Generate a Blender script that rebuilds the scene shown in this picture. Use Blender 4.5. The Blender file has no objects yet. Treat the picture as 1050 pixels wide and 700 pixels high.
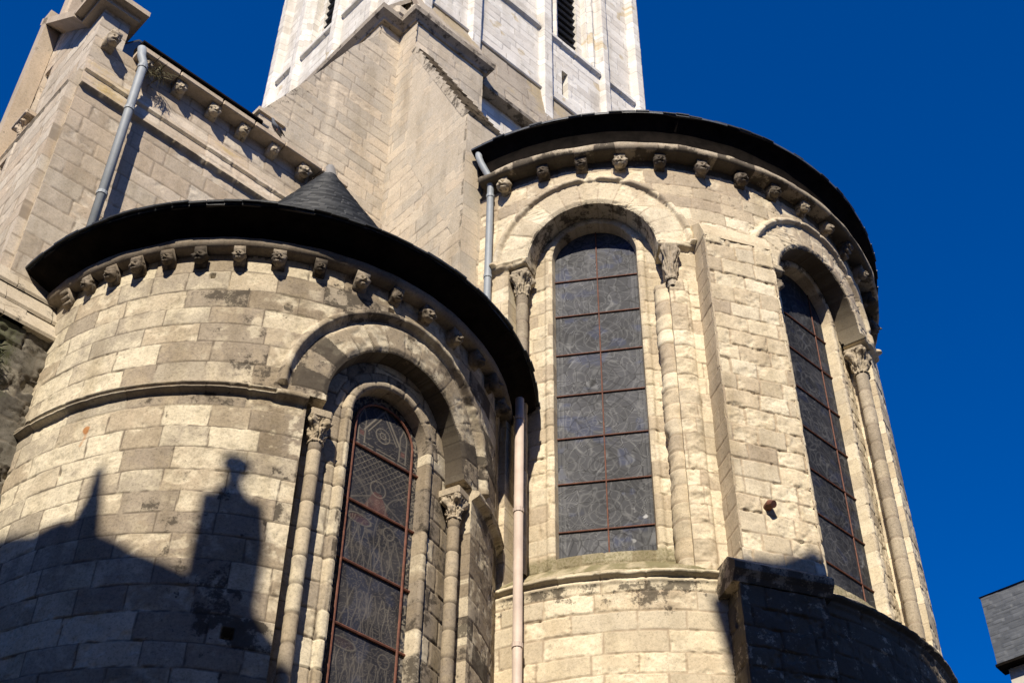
import bpy, bmesh, math, random
import numpy as np
from mathutils import Vector, Matrix, Quaternion
R_ = math.radians
scene = bpy.context.scene
COL = scene.collection

# ------------------------------------------------------------------ camera
Z0 = 1.6                                   # eye height above the street
FW = Vector((0, .72526631, .68846843)); RT = Vector((.99988554, -.01041635, .0109731)); UP = Vector((-.01512975, -.68838962, .7251833))
cam_d = bpy.data.cameras.new('camera'); cam = bpy.data.objects.new('camera', cam_d); COL.objects.link(cam)
cam_d.sensor_width = 36; cam_d.lens = 1450 / 1050 * 36; cam_d.clip_end = 3000
M = Matrix(((RT.x, UP.x, -FW.x, 0), (RT.y, UP.y, -FW.y, 0), (RT.z, UP.z, -FW.z, Z0), (0, 0, 0, 1)))
cam.matrix_world = M
scene.camera = cam

# ------------------------------------------------------------------ light
SAZ, SEL = R_(188), R_(40)
sdir = Vector((math.sin(SAZ) * math.cos(SEL), math.cos(SAZ) * math.cos(SEL), math.sin(SEL)))
world = bpy.data.worlds.new("World"); scene.world = world; world.use_nodes = True
nt = world.node_tree; nt.nodes.clear()
out = nt.nodes.new('ShaderNodeOutputWorld'); bg = nt.nodes.new('ShaderNodeBackground'); sky = nt.nodes.new('ShaderNodeTexSky')
sky.sky_type = 'NISHITA'; sky.sun_disc = False; sky.sun_elevation = SEL; sky.sun_rotation = SAZ
sky.altitude = 900; sky.air_density = 1.12; sky.dust_density = 0.4; sky.ozone_density = 6.0
hs = nt.nodes.new('ShaderNodeHueSaturation'); hs.inputs['Saturation'].default_value = 1.42
hs.inputs['Value'].default_value = 1.0
nt.links.new(sky.outputs[0], hs.inputs['Color']); tint = nt.nodes.new('ShaderNodeMix'); tint.data_type = 'RGBA'; tint.blend_type = 'MULTIPLY'; tint.inputs[0].default_value = 1
tint.inputs[7].default_value = (1, .80, 1.14, 1); nt.links.new(hs.outputs[0], tint.inputs[6]); nt.links.new(tint.outputs[2], bg.inputs[0])
bg.inputs[1].default_value = 0.087
nt.links.new(bg.outputs[0], out.inputs[0])
sun_d = bpy.data.lights.new('sun', 'SUN'); sun_d.energy = 5.0; sun_d.angle = R_(.45); sun_d.color = (1, .91, .765)
sun = bpy.data.objects.new('sun', sun_d); COL.objects.link(sun); sun.rotation_euler = sdir.to_track_quat('Z', 'Y').to_euler()
scene.view_settings.view_transform = 'Standard'; scene.view_settings.look = 'None'
scene.view_settings.exposure = 0.5; scene.view_settings.gamma = 1
scene.view_settings.use_curve_mapping = False
scene.cycles.max_bounces = 6; scene.cycles.diffuse_bounces = 2

# ------------------------------------------------------------------ frames
cR = np.array([1.79583951, 17.1554323]); cL = np.array([-3.14954432, 13.8647461])
U = np.array([.73762531, .67521026]); Wd = np.array([-.67521026, .73762531])   # along the church's east face / away from the viewer
def loc(u, w, h):
    p = cR + u * U + w * Wd
    return (p[0], p[1], h + Z0)
def m_cyl(c, R, a0):
    def f(s, z, d):
        a = np.radians(a0) - s / R
        r = R + d
        return np.stack([c[0] + r * np.sin(a), c[1] + r * np.cos(a), z + Z0 + 0 * s], -1)
    return f
def m_A(w0):                                # face looking out towards -w, s = u
    def f(s, z, d):
        q = w0 - d
        return np.stack([cR[0] + s * U[0] + q * Wd[0], cR[1] + s * U[1] + q * Wd[1], z + Z0 + 0 * s], -1)
    return f
def m_B(u0):                                # face looking out towards -u, s = -w
    def f(s, z, d):
        q = u0 - d
        return np.stack([cR[0] + q * U[0] - s * Wd[0], cR[1] + q * U[1] - s * Wd[1], z + Z0 + 0 * s], -1)
    return f
def m_plane(o, sx, n):
    o = np.array(o, float); sx = np.array(sx, float); n = np.array(n, float)
    def f(s, z, d):
        return np.stack([o[0] + s * sx[0] + d * n[0], o[1] + s * sx[1] + d * n[1], o[2] + z + d * n[2]], -1)
    return f

# ------------------------------------------------------------------ noise
_tab = {}
def vn(x, y, seed):
    if seed not in _tab: _tab[seed] = np.random.RandomState(seed).rand(256, 256)
    t = _tab[seed]
    xi = np.floor(x).astype(int); yi = np.floor(y).astype(int)
    fx = x - xi; fy = y - yi
    fx = fx * fx * (3 - 2 * fx); fy = fy * fy * (3 - 2 * fy)
    a = t[xi & 255, yi & 255]; b = t[(xi + 1) & 255, yi & 255]; c = t[xi & 255, (yi + 1) & 255]; d = t[(xi + 1) & 255, (yi + 1) & 255]
    return a * (1 - fx) * (1 - fy) + b * fx * (1 - fy) + c * (1 - fx) * fy + d * fx * fy
def fbm(x, y, seed, o=4):
    v = 0; a = .5; t = 0
    for i in range(o):
        v = v + a * vn(x * 2 ** i + 17.3 * i, y * 2 ** i + 5.1 * i, seed + i); t += a; a *= .55
    return v / t
def sst(a, b, x):
    t = np.clip((x - a) / (b - a), 0, 1); return t * t * (3 - 2 * t)

# ------------------------------------------------------------------ masonry panels
def layout(s0, s1, z0, z1, ch, wr, seed, jit=.12, zfix=()):
    r = np.random.RandomState(seed); ze = [z0]
    while ze[-1] < z1 + .5: ze.append(ze[-1] + ch * (1 + r.uniform(-jit, jit)))
    rows = []
    for k in range(len(ze)):
        e = [s0 - r.uniform(0, wr[1])]
        while e[-1] < s1 + 1: e.append(e[-1] + r.uniform(*wr))
        rows.append(np.array(e))
    return np.array(ze), rows
def arch_sdf(s, z, sc, hw, zs, zb):
    up = np.hypot(s - sc, z - zs) - hw
    lo = np.maximum(np.abs(s - sc) - hw, zb - z)
    return np.where(z > zs, up, lo)
def rect_sdf(s, z, s0, s1, z0, z1):
    return np.maximum(np.maximum(s0 - s, s - s1), np.maximum(z0 - z, z - z1))
def grade(z0, zc, z1, fine, coarse):
    a = list(np.arange(z0, zc, coarse)); return np.array(a + list(np.arange(zc, z1 + fine * .5, fine)))

def panel(mp, S, Z, hole=None, clip=None, thick=.2, ch=.3, wr=(.4, .7), seed=1, jw=.012, jd=.012, rough=.006, blk=.006, spall=.4,
          arches=(), feat=None, tone=None, soot=None, moss=None, warp=.010, keep_out=None, skirt=True, pale=None):
    s, z = np.meshgrid(S, Z); nz, ns = s.shape
    res = max(S[1] - S[0], .01)
    def G(s, z):
        g = np.full(s.shape, 9.)
        if hole: g = np.minimum(g, hole(s, z))
        if clip: g = np.minimum(g, -clip(s, z))
        return g
    keep = np.ones(s.shape, bool)
    if hole or clip:
        g = G(s, z); ins = g < 0
        nb = np.zeros_like(ins); o = ~ins
        for dy in (-1, 0, 1):
            for dx in (-1, 0, 1):
                sh = np.zeros_like(o)
                ys = slice(max(dy, 0), nz + min(dy, 0)); yd = slice(max(-dy, 0), nz + min(-dy, 0))
                xs = slice(max(dx, 0), ns + min(dx, 0)); xd = slice(max(-dx, 0), ns + min(-dx, 0))
                sh[yd, xd] = o[ys, xs]; nb |= sh
        snap = ins & nb
        for it in range(4):
            g = G(s, z); e = 1e-4
            gx = (G(s + e, z) - G(s - e, z)) / (2 * e); gz = (G(s, z + e) - G(s, z - e)) / (2 * e)
            n2 = gx ** 2 + gz ** 2 + 1e-9
            s = np.where(snap, s - np.clip(g * gx / n2, -.06, .06), s); z = np.where(snap, z - np.clip(g * gz / n2, -.06, .06), z)
        keep = (~ins) | snap
    rs = np.random.RandomState(seed + 77)
    ws = s + warp * (fbm(s * 2.3, z * 2.3, seed + 3, 3) - .5) * 4; wz = z + warp * (fbm(s * 1.7 + 9, z * 2.1, seed + 6, 3) - .5) * 3
    ze, rows = layout(S[0], S[-1], Z[0], Z[-1], ch, wr, seed)
    ri = np.clip(np.searchsorted(ze, wz, side='right') - 1, 0, len(ze) - 2)
    r1 = np.zeros(s.shape); r2 = np.zeros(s.shape); bo = np.zeros(s.shape); jd_ = np.full(s.shape, 9.); bsc = np.zeros(s.shape); bzc = np.zeros(s.shape)
    tx = np.zeros(s.shape)
    for k in range(len(ze) - 1):
        m = ri == k
        if not m.any(): continue
        e = rows[k]; bi = np.clip(np.searchsorted(e, ws[m], side='right') - 1, 0, len(e) - 2)
        a = rs.rand(len(e)); b = rs.rand(len(e)); c = rs.randn(len(e)); tt = rs.randn(len(e))
        r1[m] = a[bi]; r2[m] = b[bi]; bo[m] = c[bi]
        bsc[m] = (e[bi] + e[bi + 1]) / 2; bzc[m] = (ze[k] + ze[k + 1]) / 2
        jd_[m] = np.minimum(np.minimum(ws[m] - e[bi], e[bi + 1] - ws[m]), np.minimum(wz[m] - ze[k], ze[k + 1] - wz[m]))
        tx[m] = tt[bi] * (ws[m] - bsc[m])
    dadd = np.zeros(s.shape)
    for (sc, zs, ra, rb, n, do, r1v, r1w) in arches:      # rings of voussoirs
        rr = np.hypot(s - sc, z - zs); th = np.arctan2(z - zs, s - sc)
        m = (rr >= ra - .03) & (rr <= rb) & (z >= zs - .001)
        k = np.clip(np.floor(th / np.pi * n), 0, n - 1).astype(int); fr = th / np.pi * n - k
        jj = np.minimum(np.minimum(fr, 1 - fr) * np.pi / n * rr, np.minimum(rb - rr, np.where(rr < ra + .02, .02, rr - ra + .02)))
        a = rs.rand(n); b = rs.rand(n); c = rs.randn(n)
        jd_ = np.where(m, jj, jd_); r1 = np.where(m, r1v + r1w * (a[k] - .5), r1); r2 = np.where(m, b[k], r2); bo = np.where(m, c[k] * .5, bo); tx = np.where(m, 0, tx)
        dadd = np.where(m, do, dadd); bsc = np.where(m, s, bsc); bzc = np.where(m, z, bzc)
    if tone is not None:
        r1 = np.clip(r1 + tone(bsc, bzc, s, z), 0, 1)
    fine = fbm(s * 9, z * 9, seed + 11, 4); mid = fbm(s * 2.5, z * 2.5, seed + 21, 4)
    sp = sst(.45, .75, fbm(s * 6 + r2 * 40, z * 6 + r1 * 33, seed + 31, 4)) * (r2 < spall)
    jn = jd_ + (fbm(s * 14, z * 14, seed + 41, 2) - .5) * jw * 1.6
    joint = 1 - sst(jw * .35, jw * 1.3, jn)
    d = dadd - jd * joint * (.7 + .6 * mid) + blk * bo * (1 - joint) + rough * (fine - .5) * 2 + .5 * rough * (mid - .5) * 2 - .014 * sp * (rough / .006) + tx * .004
    chip = sst(.60, .68, fbm(s * 13 + r1 * 9, z * 13 + r2 * 9, seed + 51, 3)) * sst(.07, .0, jd_) * (r1 + r2 < 1.25)
    d = d - .012 * chip * (rough > .0055)
    if feat is not None:
        fd = feat(s, z)
        d = d + fd[0]
        if len(fd) > 1 and fd[1] is not None: joint = np.where(fd[1] > 0, joint * .4, joint)
        if len(fd) > 2 and fd[2] is not None:
            pass
    sp = np.maximum(sp, pale(s, z)) if pale is not None else sp
    so = soot(s, z, r1, r2) if soot is not None else np.zeros(s.shape)
    mo = moss(s, z) if moss is not None else np.zeros(s.shape)
    P = mp(s, z, d).reshape(-1, 3)
    idx = np.arange(nz * ns).reshape(nz, ns)
    F = np.stack([idx[:-1, :-1], idx[:-1, 1:], idx[1:, 1:], idx[1:, :-1]], -1).reshape(-1, 4)
    k = keep.reshape(-1)
    F = F[k[F].all(1)]
    at = {'r1': r1.reshape(-1), 'r2': r2.reshape(-1), 'joint': joint.reshape(-1), 'soot': so.reshape(-1) + 0., 'moss': mo.reshape(-1) + 0., 'spall': sp.reshape(-1)}
    if skirt and thick:
        E = np.concatenate([F[:, [0, 1]], F[:, [1, 2]], F[:, [2, 3]], F[:, [3, 0]]])
        key = np.sort(E, 1); code = key[:, 0].astype(np.int64) * (nz * ns) + key[:, 1]
        uq, inv, cnt = np.unique(code, return_inverse=True, return_counts=True)
        B = E[cnt[inv] == 1]
        vs = np.unique(B); n0 = len(P)
        sf = s.reshape(-1)[vs]; zf = z.reshape(-1)[vs]; df = d.reshape(-1)[vs]
        nlay = 2 if thick <= .06 else max(2, int(thick / .06) + 1)
        lay = [P[vs]]
        for q in range(1, nlay):
            lay.append(mp(sf, zf, df - thick * q / (nlay - 1) + (0 if q == 0 else .004 * (rs.rand(len(vs)) - .5))))
        mpd = np.full(nz * ns, -1); mpd[vs] = np.arange(len(vs))
        P = np.concatenate([P] + lay)
        for kk in at: at[kk] = np.concatenate([at[kk]] + [at[kk][vs]] * nlay)
        nv = len(vs)
        for q in range(nlay - 1):
            a = n0 + q * nv + mpd[B[:, 0]]; b = n0 + q * nv + mpd[B[:, 1]]
            F = np.concatenate([F, np.stack([b, a, a + nv, b + nv], -1)])
    used = np.zeros(len(P), bool); used[F.reshape(-1)] = True
    rm = np.cumsum(used) - 1
    return P[used], rm[F], {k_: v[used] for k_, v in at.items()}

def tag(o, label=None, cat=None, group=None, kind=None):
    if label: o['label'] = label
    if cat: o['category'] = cat
    if group: o['group'] = group
    if kind: o['kind'] = kind
    return o
def mesh_np(name, P, F, mat, parent=None, attrs=None, smooth=True):
    me = bpy.data.meshes.new(name)
    me.vertices.add(len(P)); me.vertices.foreach_set('co', np.ascontiguousarray(P, dtype=np.float32).reshape(-1))
    nf = len(F); k = F.shape[1]
    me.loops.add(nf * k); me.loops.foreach_set('vertex_index', np.ascontiguousarray(F, dtype=np.int32).reshape(-1))
    me.polygons.add(nf); me.polygons.foreach_set('loop_start', np.arange(0, nf * k, k, dtype=np.int32))
    me.polygons.foreach_set('loop_total', np.full(nf, k, dtype=np.int32))
    me.polygons.foreach_set('use_smooth', np.full(nf, smooth, dtype=bool))
    if attrs:
        for kk, v in attrs.items():
            if v.ndim == 2:
                a = me.attributes.new(kk, 'FLOAT_COLOR', 'POINT'); a.data.foreach_set('color', np.ascontiguousarray(v, dtype=np.float32).reshape(-1))
            else:
                a = me.attributes.new(kk, 'FLOAT', 'POINT'); a.data.foreach_set('value', np.ascontiguousarray(v, dtype=np.float32))
    me.update(); me.validate()
    o = bpy.data.objects.new(name, me); COL.objects.link(o)
    if mat: me.materials.append(mat)
    if parent: adopt(o, parent)
    return o
def adopt(o, parent):
    o.parent = parent
    if parent.parent is None: o.matrix_parent_inverse = Matrix.Translation(-Vector(parent.location))
    else: o.matrix_parent_inverse = Matrix.Identity(4) if True else None
    if parent.parent is not None:
        # a part sits at its thing's frame: world = thing loc * inverse(thing loc) so identity holds
        o.matrix_parent_inverse = Matrix.Identity(4)
def join(parts):
    Ps, Fs, At, n = [], [], {}, 0
    for P, F, a in parts:
        Ps.append(P); Fs.append(F + n); n += len(P)
        for k in a: At.setdefault(k, []).append(a[k])
    return np.concatenate(Ps), np.concatenate(Fs), {k: np.concatenate(v) for k, v in At.items()}
def wall(name, parts, mat, parent=None):
    P, F, a = join(parts); return mesh_np(name, P, F, mat, parent, a)
def thing(name, label, cat, at=(0, 0, 0), group=None, kind=None):
    o = bpy.data.objects.new(name, None); COL.objects.link(o); o.location = at; o.empty_display_size = .3
    return tag(o, label, cat, group, kind)

# bmesh helper ------------------------------------------------------
class MB:
    def __init__(s): s.bm = bmesh.new()
    def box(s, o, x, y, z, bev=0):           # o corner/centre, x y z half-axis vectors
        o, x, y, z = map(Vector, (o, x, y, z)); v = []
        for a in (-1, 1):
            for b in (-1, 1):
                for c in (-1, 1): v.append(s.bm.verts.new(o + x * a + y * b + z * c))
        fs = [(0, 1, 3, 2), (4, 6, 7, 5), (0, 4, 5, 1), (2, 3, 7, 6), (0, 2, 6, 4), (1, 5, 7, 3)]
        nf = [s.bm.faces.new([v[i] for i in f]) for f in fs]
        if bev:
            bmesh.ops.recalc_face_normals(s.bm, faces=nf)
            es = list({e for f in nf for e in f.edges})
            bmesh.ops.bevel(s.bm, geom=es, offset=bev, segments=1, affect='EDGES')
        return s
    def prism(s, pts, vec):
        pts = [Vector(p) for p in pts]; vec = Vector(vec)
        a = [s.bm.verts.new(p) for p in pts]; b = [s.bm.verts.new(p + vec) for p in pts]
        s.bm.faces.new(a[::-1]); s.bm.faces.new(b)
        for i in range(len(pts)): s.bm.faces.new((a[i], a[(i + 1) % len(pts)], b[(i + 1) % len(pts)], b[i]))
        return s
    def poly(s, pts):
        s.bm.faces.new([s.bm.verts.new(Vector(p)) for p in pts]); return s
    def tube(s, pts, r, n=10, caps=True):
        pts = [Vector(p) for p in pts]; rings = []
        up = Vector((0.3, 0.9, .2))
        for i, p in enumerate(pts):
            t = (pts[min(i + 1, len(pts) - 1)] - pts[max(i - 1, 0)]).normalized()
            x = t.cross(up).normalized(); y = t.cross(x).normalized(); rr = r[i] if hasattr(r, '__len__') else r
            rings.append([s.bm.verts.new(p + (x * math.cos(2 * math.pi * k / n) + y * math.sin(2 * math.pi * k / n)) * rr) for k in range(n)])
        for a, b in zip(rings, rings[1:]):
            for k in range(n): s.bm.faces.new((a[k], a[(k + 1) % n], b[(k + 1) % n], b[k]))
        if caps: s.bm.faces.new(rings[0][::-1]); s.bm.faces.new(rings[-1])
        return s
    def build(s, name, mat, parent=None, smooth=False):
        bmesh.ops.recalc_face_normals(s.bm, faces=s.bm.faces[:])
        me = bpy.data.meshes.new(name); s.bm.to_mesh(me); s.bm.free()
        if smooth:
            for p in me.polygons: p.use_smooth = True
        o = bpy.data.objects.new(name, me); COL.objects.link(o)
        if mat: me.materials.append(mat)
        if parent: adopt(o, parent)
        return o
def grid_faces(nr, nc, wrap):
    idx = np.arange(nr * nc).reshape(nr, nc)
    nx = np.roll(idx, -1, 1) if wrap else idx[:, 1:]
    a = idx if wrap else idx[:, :-1]
    return np.stack([a[:-1], nx[:-1], nx[1:], a[1:]], -1).reshape(-1, 4)
def ring(c, prof, a0, a1, n, joints=None, seed=0, jit=0.):
    """sweep a (radius, height) profile round c from compass angle a0 to a1 (degrees)"""
    A = np.radians(np.linspace(a0, a1, n)); pr = np.array(prof); rs = np.random.RandomState(seed)
    rr = pr[:, 0][:, None] + (jit * (fbm(np.tile(A[None] * 9, (len(pr), 1)), np.arange(len(pr))[:, None] * 1.3 + 0 * A[None], 900 + seed, 3) - .5) if jit else 0)
    hh = pr[:, 1][:, None] + (jit * .5 * (fbm(np.tile(A[None] * 11, (len(pr), 1)), 7 + 0 * rr, 950 + seed, 3) - .5) if jit else 0)
    P = np.stack([c[0] + rr * np.sin(A)[None], c[1] + rr * np.cos(A)[None], hh + Z0 + 0 * rr], -1)
    F = grid_faces(len(pr), n, False)
    return P.reshape(-1, 3), F
def at_zero(P, r1=None, seed=0):
    n = len(P); rs = np.random.RandomState(seed)
    return {'r1': np.full(n, .5 if r1 is None else r1), 'r2': rs.rand(n) * 0 + .5, 'joint': np.zeros(n), 'soot': np.zeros(n), 'moss': np.zeros(n), 'spall': np.zeros(n)}

# ------------------------------------------------------------------ materials
def nmat(name):
    m = bpy.data.materials.new(name); m.use_nodes = True; n = m.node_tree; n.nodes.clear()
    o = n.nodes.new('ShaderNodeOutputMaterial'); p = n.nodes.new('ShaderNodeBsdfPrincipled'); n.links.new(p.outputs[0], o.inputs[0])
    return m, n, p
def nd(n, t, **kw):
    x = n.nodes.new(t)
    for k, v in kw.items():
        if k in x.inputs: x.inputs[k].default_value = v
        else: setattr(x, k, v)
    return x
def ramp(n, fac, stops):
    r = n.nodes.new('ShaderNodeValToRGB'); e = r.color_ramp.elements
    while len(e) < len(stops): e.new(.5)
    for i, (p, c) in enumerate(stops): e[i].position = p; e[i].color = (*c, 1) if len(c) == 3 else c
    n.links.new(fac, r.inputs[0]); return r.outputs[0]
def noise(n, vec, scale, detail=5, rough=.6, dist=0):
    x = nd(n, 'ShaderNodeTexNoise', Scale=scale, Detail=detail, Roughness=rough, Distortion=dist); n.links.new(vec, x.inputs['Vector']); return x.outputs['Fac']
def mixc(n, fac, a, b, mode='MIX'):
    x = n.nodes.new('ShaderNodeMix'); x.data_type = 'RGBA'; x.blend_type = mode
    for s, v in ((x.inputs[0], fac), (x.inputs[6], a), (x.inputs[7], b)):
        if isinstance(v, (int, float)): s.default_value = v
        elif isinstance(v, tuple): s.default_value = (*v, 1)
        else: n.links.new(v, s)
    return x.outputs[2]
def mth(n, op, a, b=None, clamp=False):
    x = n.nodes.new('ShaderNodeMath'); x.operation = op; x.use_clamp = clamp
    for s, v in zip(x.inputs, (a, b)):
        if v is None: continue
        if isinstance(v, (int, float)): s.default_value = v
        else: n.links.new(v, s)
    return x.outputs[0]
def attr(n, name):
    a = n.nodes.new('ShaderNodeAttribute'); a.attribute_name = name; return a.outputs['Fac']
def stone(name, pal, joint, patch, patch_amt=.5, soot_shade_c=(.042, .034, .026), mossc=(.115, .105, .045), vary=.3, bump=.17, pits=.5):
    m, n, p = nmat(name)
    tc = n.nodes.new('ShaderNodeTexCoord').outputs['Object']
    r1, r2, jt, so, mo, spl = (attr(n, k) for k in ('r1', 'r2', 'joint', 'soot', 'moss', 'spall'))
    base = ramp(n, r1, [(i / max(1, len(pal) - 1), c) for i, c in enumerate(pal)])
    big = noise(n, tc, 1.1, 4); md = noise(n, tc, 5, 8, .7); fi = noise(n, tc, 34, 6, .8)
    # weathered patches of a second tone
    pf = mth(n, 'ADD', mth(n, 'MULTIPLY', r2, .35), mth(n, 'ADD', mth(n, 'MULTIPLY', md, .6), mth(n, 'MULTIPLY', big, .35)))
    pm = ramp(n, pf, [(.66, (0, 0, 0)), (.76, (1, 1, 1))])
    c = mixc(n, mth(n, 'MULTIPLY', pm, patch_amt), base, patch)
    c = mixc(n, mth(n, 'MULTIPLY', spl, .8), c, pal[-1])
    v = ramp(n, fi, [(.32, (1 - vary * 1.1,) * 3), (.48, (1, 1, 1)), (.66, (1 + vary * .5,) * 3)])
    c = mixc(n, 1, c, v, 'MULTIPLY')
    v2 = ramp(n, md, [(.2, (1 - vary * .6,) * 3), (.55, (1, 1, 1))]); c = mixc(n, 1, c, v2, 'MULTIPLY')
    mp_ = nd(n, 'ShaderNodeMapping'); mp_.inputs['Scale'].default_value = (1.6, 1.6, .35); n.links.new(tc, mp_.inputs['Vector'])
    stv = ramp(n, noise(n, mp_.outputs[0], 1.5, 5, .6), [(.30, (.77, .75, .71)), (.52, (1, 1, 1)), (.75, (1.06, 1.05, 1.03))]); c = mixc(n, 1, c, stv, 'MULTIPLY')
    pv = noise(n, tc, 75, 2, .5); pit = ramp(n, pv, [(.28, (1, 1, 1)), (.36, (0, 0, 0))])
    c = mixc(n, mth(n, 'MULTIPLY', pit, pits), c, (.06, .05, .04))
    c = mixc(n, mth(n, 'MULTIPLY', jt, .88), c, joint)
    sf = mth(n, 'MULTIPLY', mth(n, 'ADD', so, mth(n, 'MULTIPLY', mth(n, 'ADD', mth(n, 'SUBTRACT', md, .5), mth(n, 'MULTIPLY', mth(n, 'SUBTRACT', fi, .5), .45)), 1.6)), 1.0, True)
    sm = mth(n, 'MULTIPLY', ramp(n, sf, [(.40, (0, 0, 0)), (.52, (1, 1, 1))]), ramp(n, so, [(.02, (0, 0, 0)), (.12, (1, 1, 1))]))
    c = mixc(n, mth(n, 'MULTIPLY', sm, .82), c, soot_shade_c)  # real soot, plus shade painted on soffits, slab underside and base
    mf = mth(n, 'MULTIPLY', mth(n, 'ADD', mo, mth(n, 'MULTIPLY', mth(n, 'SUBTRACT', fi, .5), 1.2)), 1.0, True)
    mm = mth(n, 'MULTIPLY', ramp(n, mf, [(.3, (0, 0, 0)), (.7, (1, 1, 1))]), ramp(n, mo, [(.02, (0, 0, 0)), (.15, (1, 1, 1))]))
    c = mixc(n, mth(n, 'MULTIPLY', mm, .85), c, mossc)
    n.links.new(c, p.inputs['Base Color']); p.inputs['Roughness'].default_value = .93; p.inputs['Specular IOR Level'].default_value = .15
    b = nd(n, 'ShaderNodeBump', Strength=bump, Distance=.02)
    hsum = mth(n, 'ADD', mth(n, 'MULTIPLY', fi, .8), mth(n, 'ADD', mth(n, 'MULTIPLY', noise(n, tc, 140, 3, .6), .3), mth(n, 'MULTIPLY', pit, -.5)))
    n.links.new(hsum, b.inputs['Height']); n.links.new(b.outputs[0], p.inputs['Normal'])
    return m
def plain(name, col, rough=.7, metal=0, var=.25, scale=8, bump=.1, col2=None):
    m, n, p = nmat(name); tc = n.nodes.new('ShaderNodeTexCoord').outputs['Object']
    f = noise(n, tc, scale, 6, .65); g = noise(n, tc, scale * 6, 3)
    c = ramp(n, f, [(.3, tuple(x * (1 - var) for x in col)), (.55, col), (.75, col2 or tuple(min(1, x * (1 + var)) for x in col))])
    n.links.new(c, p.inputs['Base Color']); p.inputs['Roughness'].default_value = rough; p.inputs['Metallic'].default_value = metal
    b = nd(n, 'ShaderNodeBump', Strength=bump, Distance=.01); n.links.new(g, b.inputs['Height']); n.links.new(b.outputs[0], p.inputs['Normal'])
    return m
MS = {
 'cream': stone('cream_stone', [(.40, .325, .235), (.56, .465, .325), (.63, .535, .375), (.68, .595, .44)], (.34, .265, .185), (.36, .30, .22), .5, vary=.3),
 'brown': stone('brown_stone', [(.25, .20, .14), (.33, .27, .19), (.42, .345, .245), (.60, .525, .385)], (.12, .095, .07), (.21, .175, .14), .6, vary=.4, mossc=(.34, .13, .03)),
 'pier': stone('pier_stone', [(.465, .405, .315), (.51, .435, .33), (.54, .45, .335), (.56, .48, .365)], (.27, .225, .175), (.41, .365, .295), .7, vary=.26, bump=.18, pits=.25),
 'trans': stone('transept_stone', [(.42, .345, .26), (.50, .405, .30), (.54, .455, .355), (.57, .50, .40)], (.26, .21, .155), (.42, .36, .28), .6, mossc=(.36, .25, .07), vary=.25, bump=.18, pits=.3),
 'white': stone('white_tower_stone', [(.58, .535, .465), (.665, .62, .545), (.69, .65, .575), (.71, .675, .60)], (.38, .345, .29), (.50, .46, .395), .5, mossc=(.40, .27, .07), vary=.14, bump=.1, pits=.12),
 'band': stone('lichen_stone', [(.33, .28, .22), (.38, .325, .25), (.41, .35, .27)], (.25, .2, .15), (.33, .28, .22), .5, mossc=(.40, .29, .11), vary=.3, pits=.3),
 'rubble': stone('rubble_stone', [(.09, .082, .07), (.15, .135, .11), (.20, .18, .145), (.24, .215, .17)], (.13, .11, .085), (.12, .11, .09), .6, mossc=(.06, .075, .02), vary=.4),
 'carved': stone('carved_stone', [(.16, .13, .10), (.24, .20, .155), (.30, .25, .19)], (.2, .16, .12), (.20, .17, .13), .6, vary=.4, bump=.3),
 'carvedl': stone('carved_pale_stone', [(.30, .25, .19), (.42, .355, .26), (.50, .43, .33)], (.3, .24, .18), (.28, .235, .18), .6, vary=.4, bump=.3),
}
M_DARK = plain('sooty_boards', (.010, .008, .0066), .95, var=.6, scale=5, bump=.4, col2=(.014, .010, .008))
M_DARK.node_tree.nodes['Principled BSDF'].inputs['Specular IOR Level'].default_value = .03
M_SLATE = plain('slate', (.045, .05, .058), .5, var=.4, scale=14, bump=.3)
M_LEAD = plain('lead', (.20, .19, .175), .7, metal=.0, var=.2)
M_ZINC = plain('zinc', (.27, .295, .315), .6, metal=.0, var=.12, scale=5)
M_PINK = plain('painted_pipe', (.50, .40, .33), .65, var=.2, scale=3)
M_RUST = plain('rusty_iron', (.15, .052, .028), .75, var=.5, scale=20)
M_IRON = plain('dark_iron', (.06, .045, .04), .7, var=.4)
M_BLACK = plain('black_void', (.006, .006, .006), .9)
M_LOUV = plain('louvre_slate', (.05, .048, .046), .7)
M_GROUND = plain('paving', (.07, .066, .06), .9, scale=2)
M_RENDER = plain('house_render', (.30, .26, .21), .9, scale=2, var=.1)
M_BRICK = plain('chimney_brick', (.30, .15, .10), .9, scale=6)
M_TILE = plain('roof_tile', (.08, .06, .05), .8, scale=6)
M_PIG = plain('pigeon_feathers', (.13, .14, .16), .7, scale=30)
M_PIGD = plain('pigeon_dark', (.03, .032, .04), .6, scale=30)
M_PALE = plain('pale_stone_render', (.52, .47, .40), .9, scale=3, var=.15)
M_WEED = plain('dry_weed', (.10, .085, .04), .9, scale=20)
M_MOSSL = plain('green_moss', (.028, .034, .012), .95, scale=20)
def glass(name, rough, spec=.5):
    m, n, p = nmat(name); a = n.nodes.new('ShaderNodeAttribute'); a.attribute_name = 'col'
    n.links.new(a.outputs['Color'], p.inputs['Base Color']); p.inputs['Roughness'].default_value = rough; p.inputs['Specular IOR Level'].default_value = spec
    tc = n.nodes.new('ShaderNodeTexCoord').outputs['Object']
    b = nd(n, 'ShaderNodeBump', Strength=.5, Distance=.01); lum = n.nodes.new('ShaderNodeRGBToBW'); n.links.new(a.outputs['Color'], lum.inputs[0])
    n.links.new(mth(n, 'ADD', noise(n, tc, 9, 4), mth(n, 'MULTIPLY', lum.outputs[0], 6.)), b.inputs['Height']); n.links.new(b.outputs[0], p.inputs['Normal'])
    return m
M_GLR = glass('leaded_glass', .62, .12); M_GLL = glass('stained_glass', .6, .1)

# ------------------------------------------------------------------ ground
g = MB(); g.poly([(-1500, -1500, 0), (1500, -1500, 0), (1500, 1500, 0), (-1500, 1500, 0)])
tag(g.build('ground', M_GROUND), kind='structure')

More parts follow.
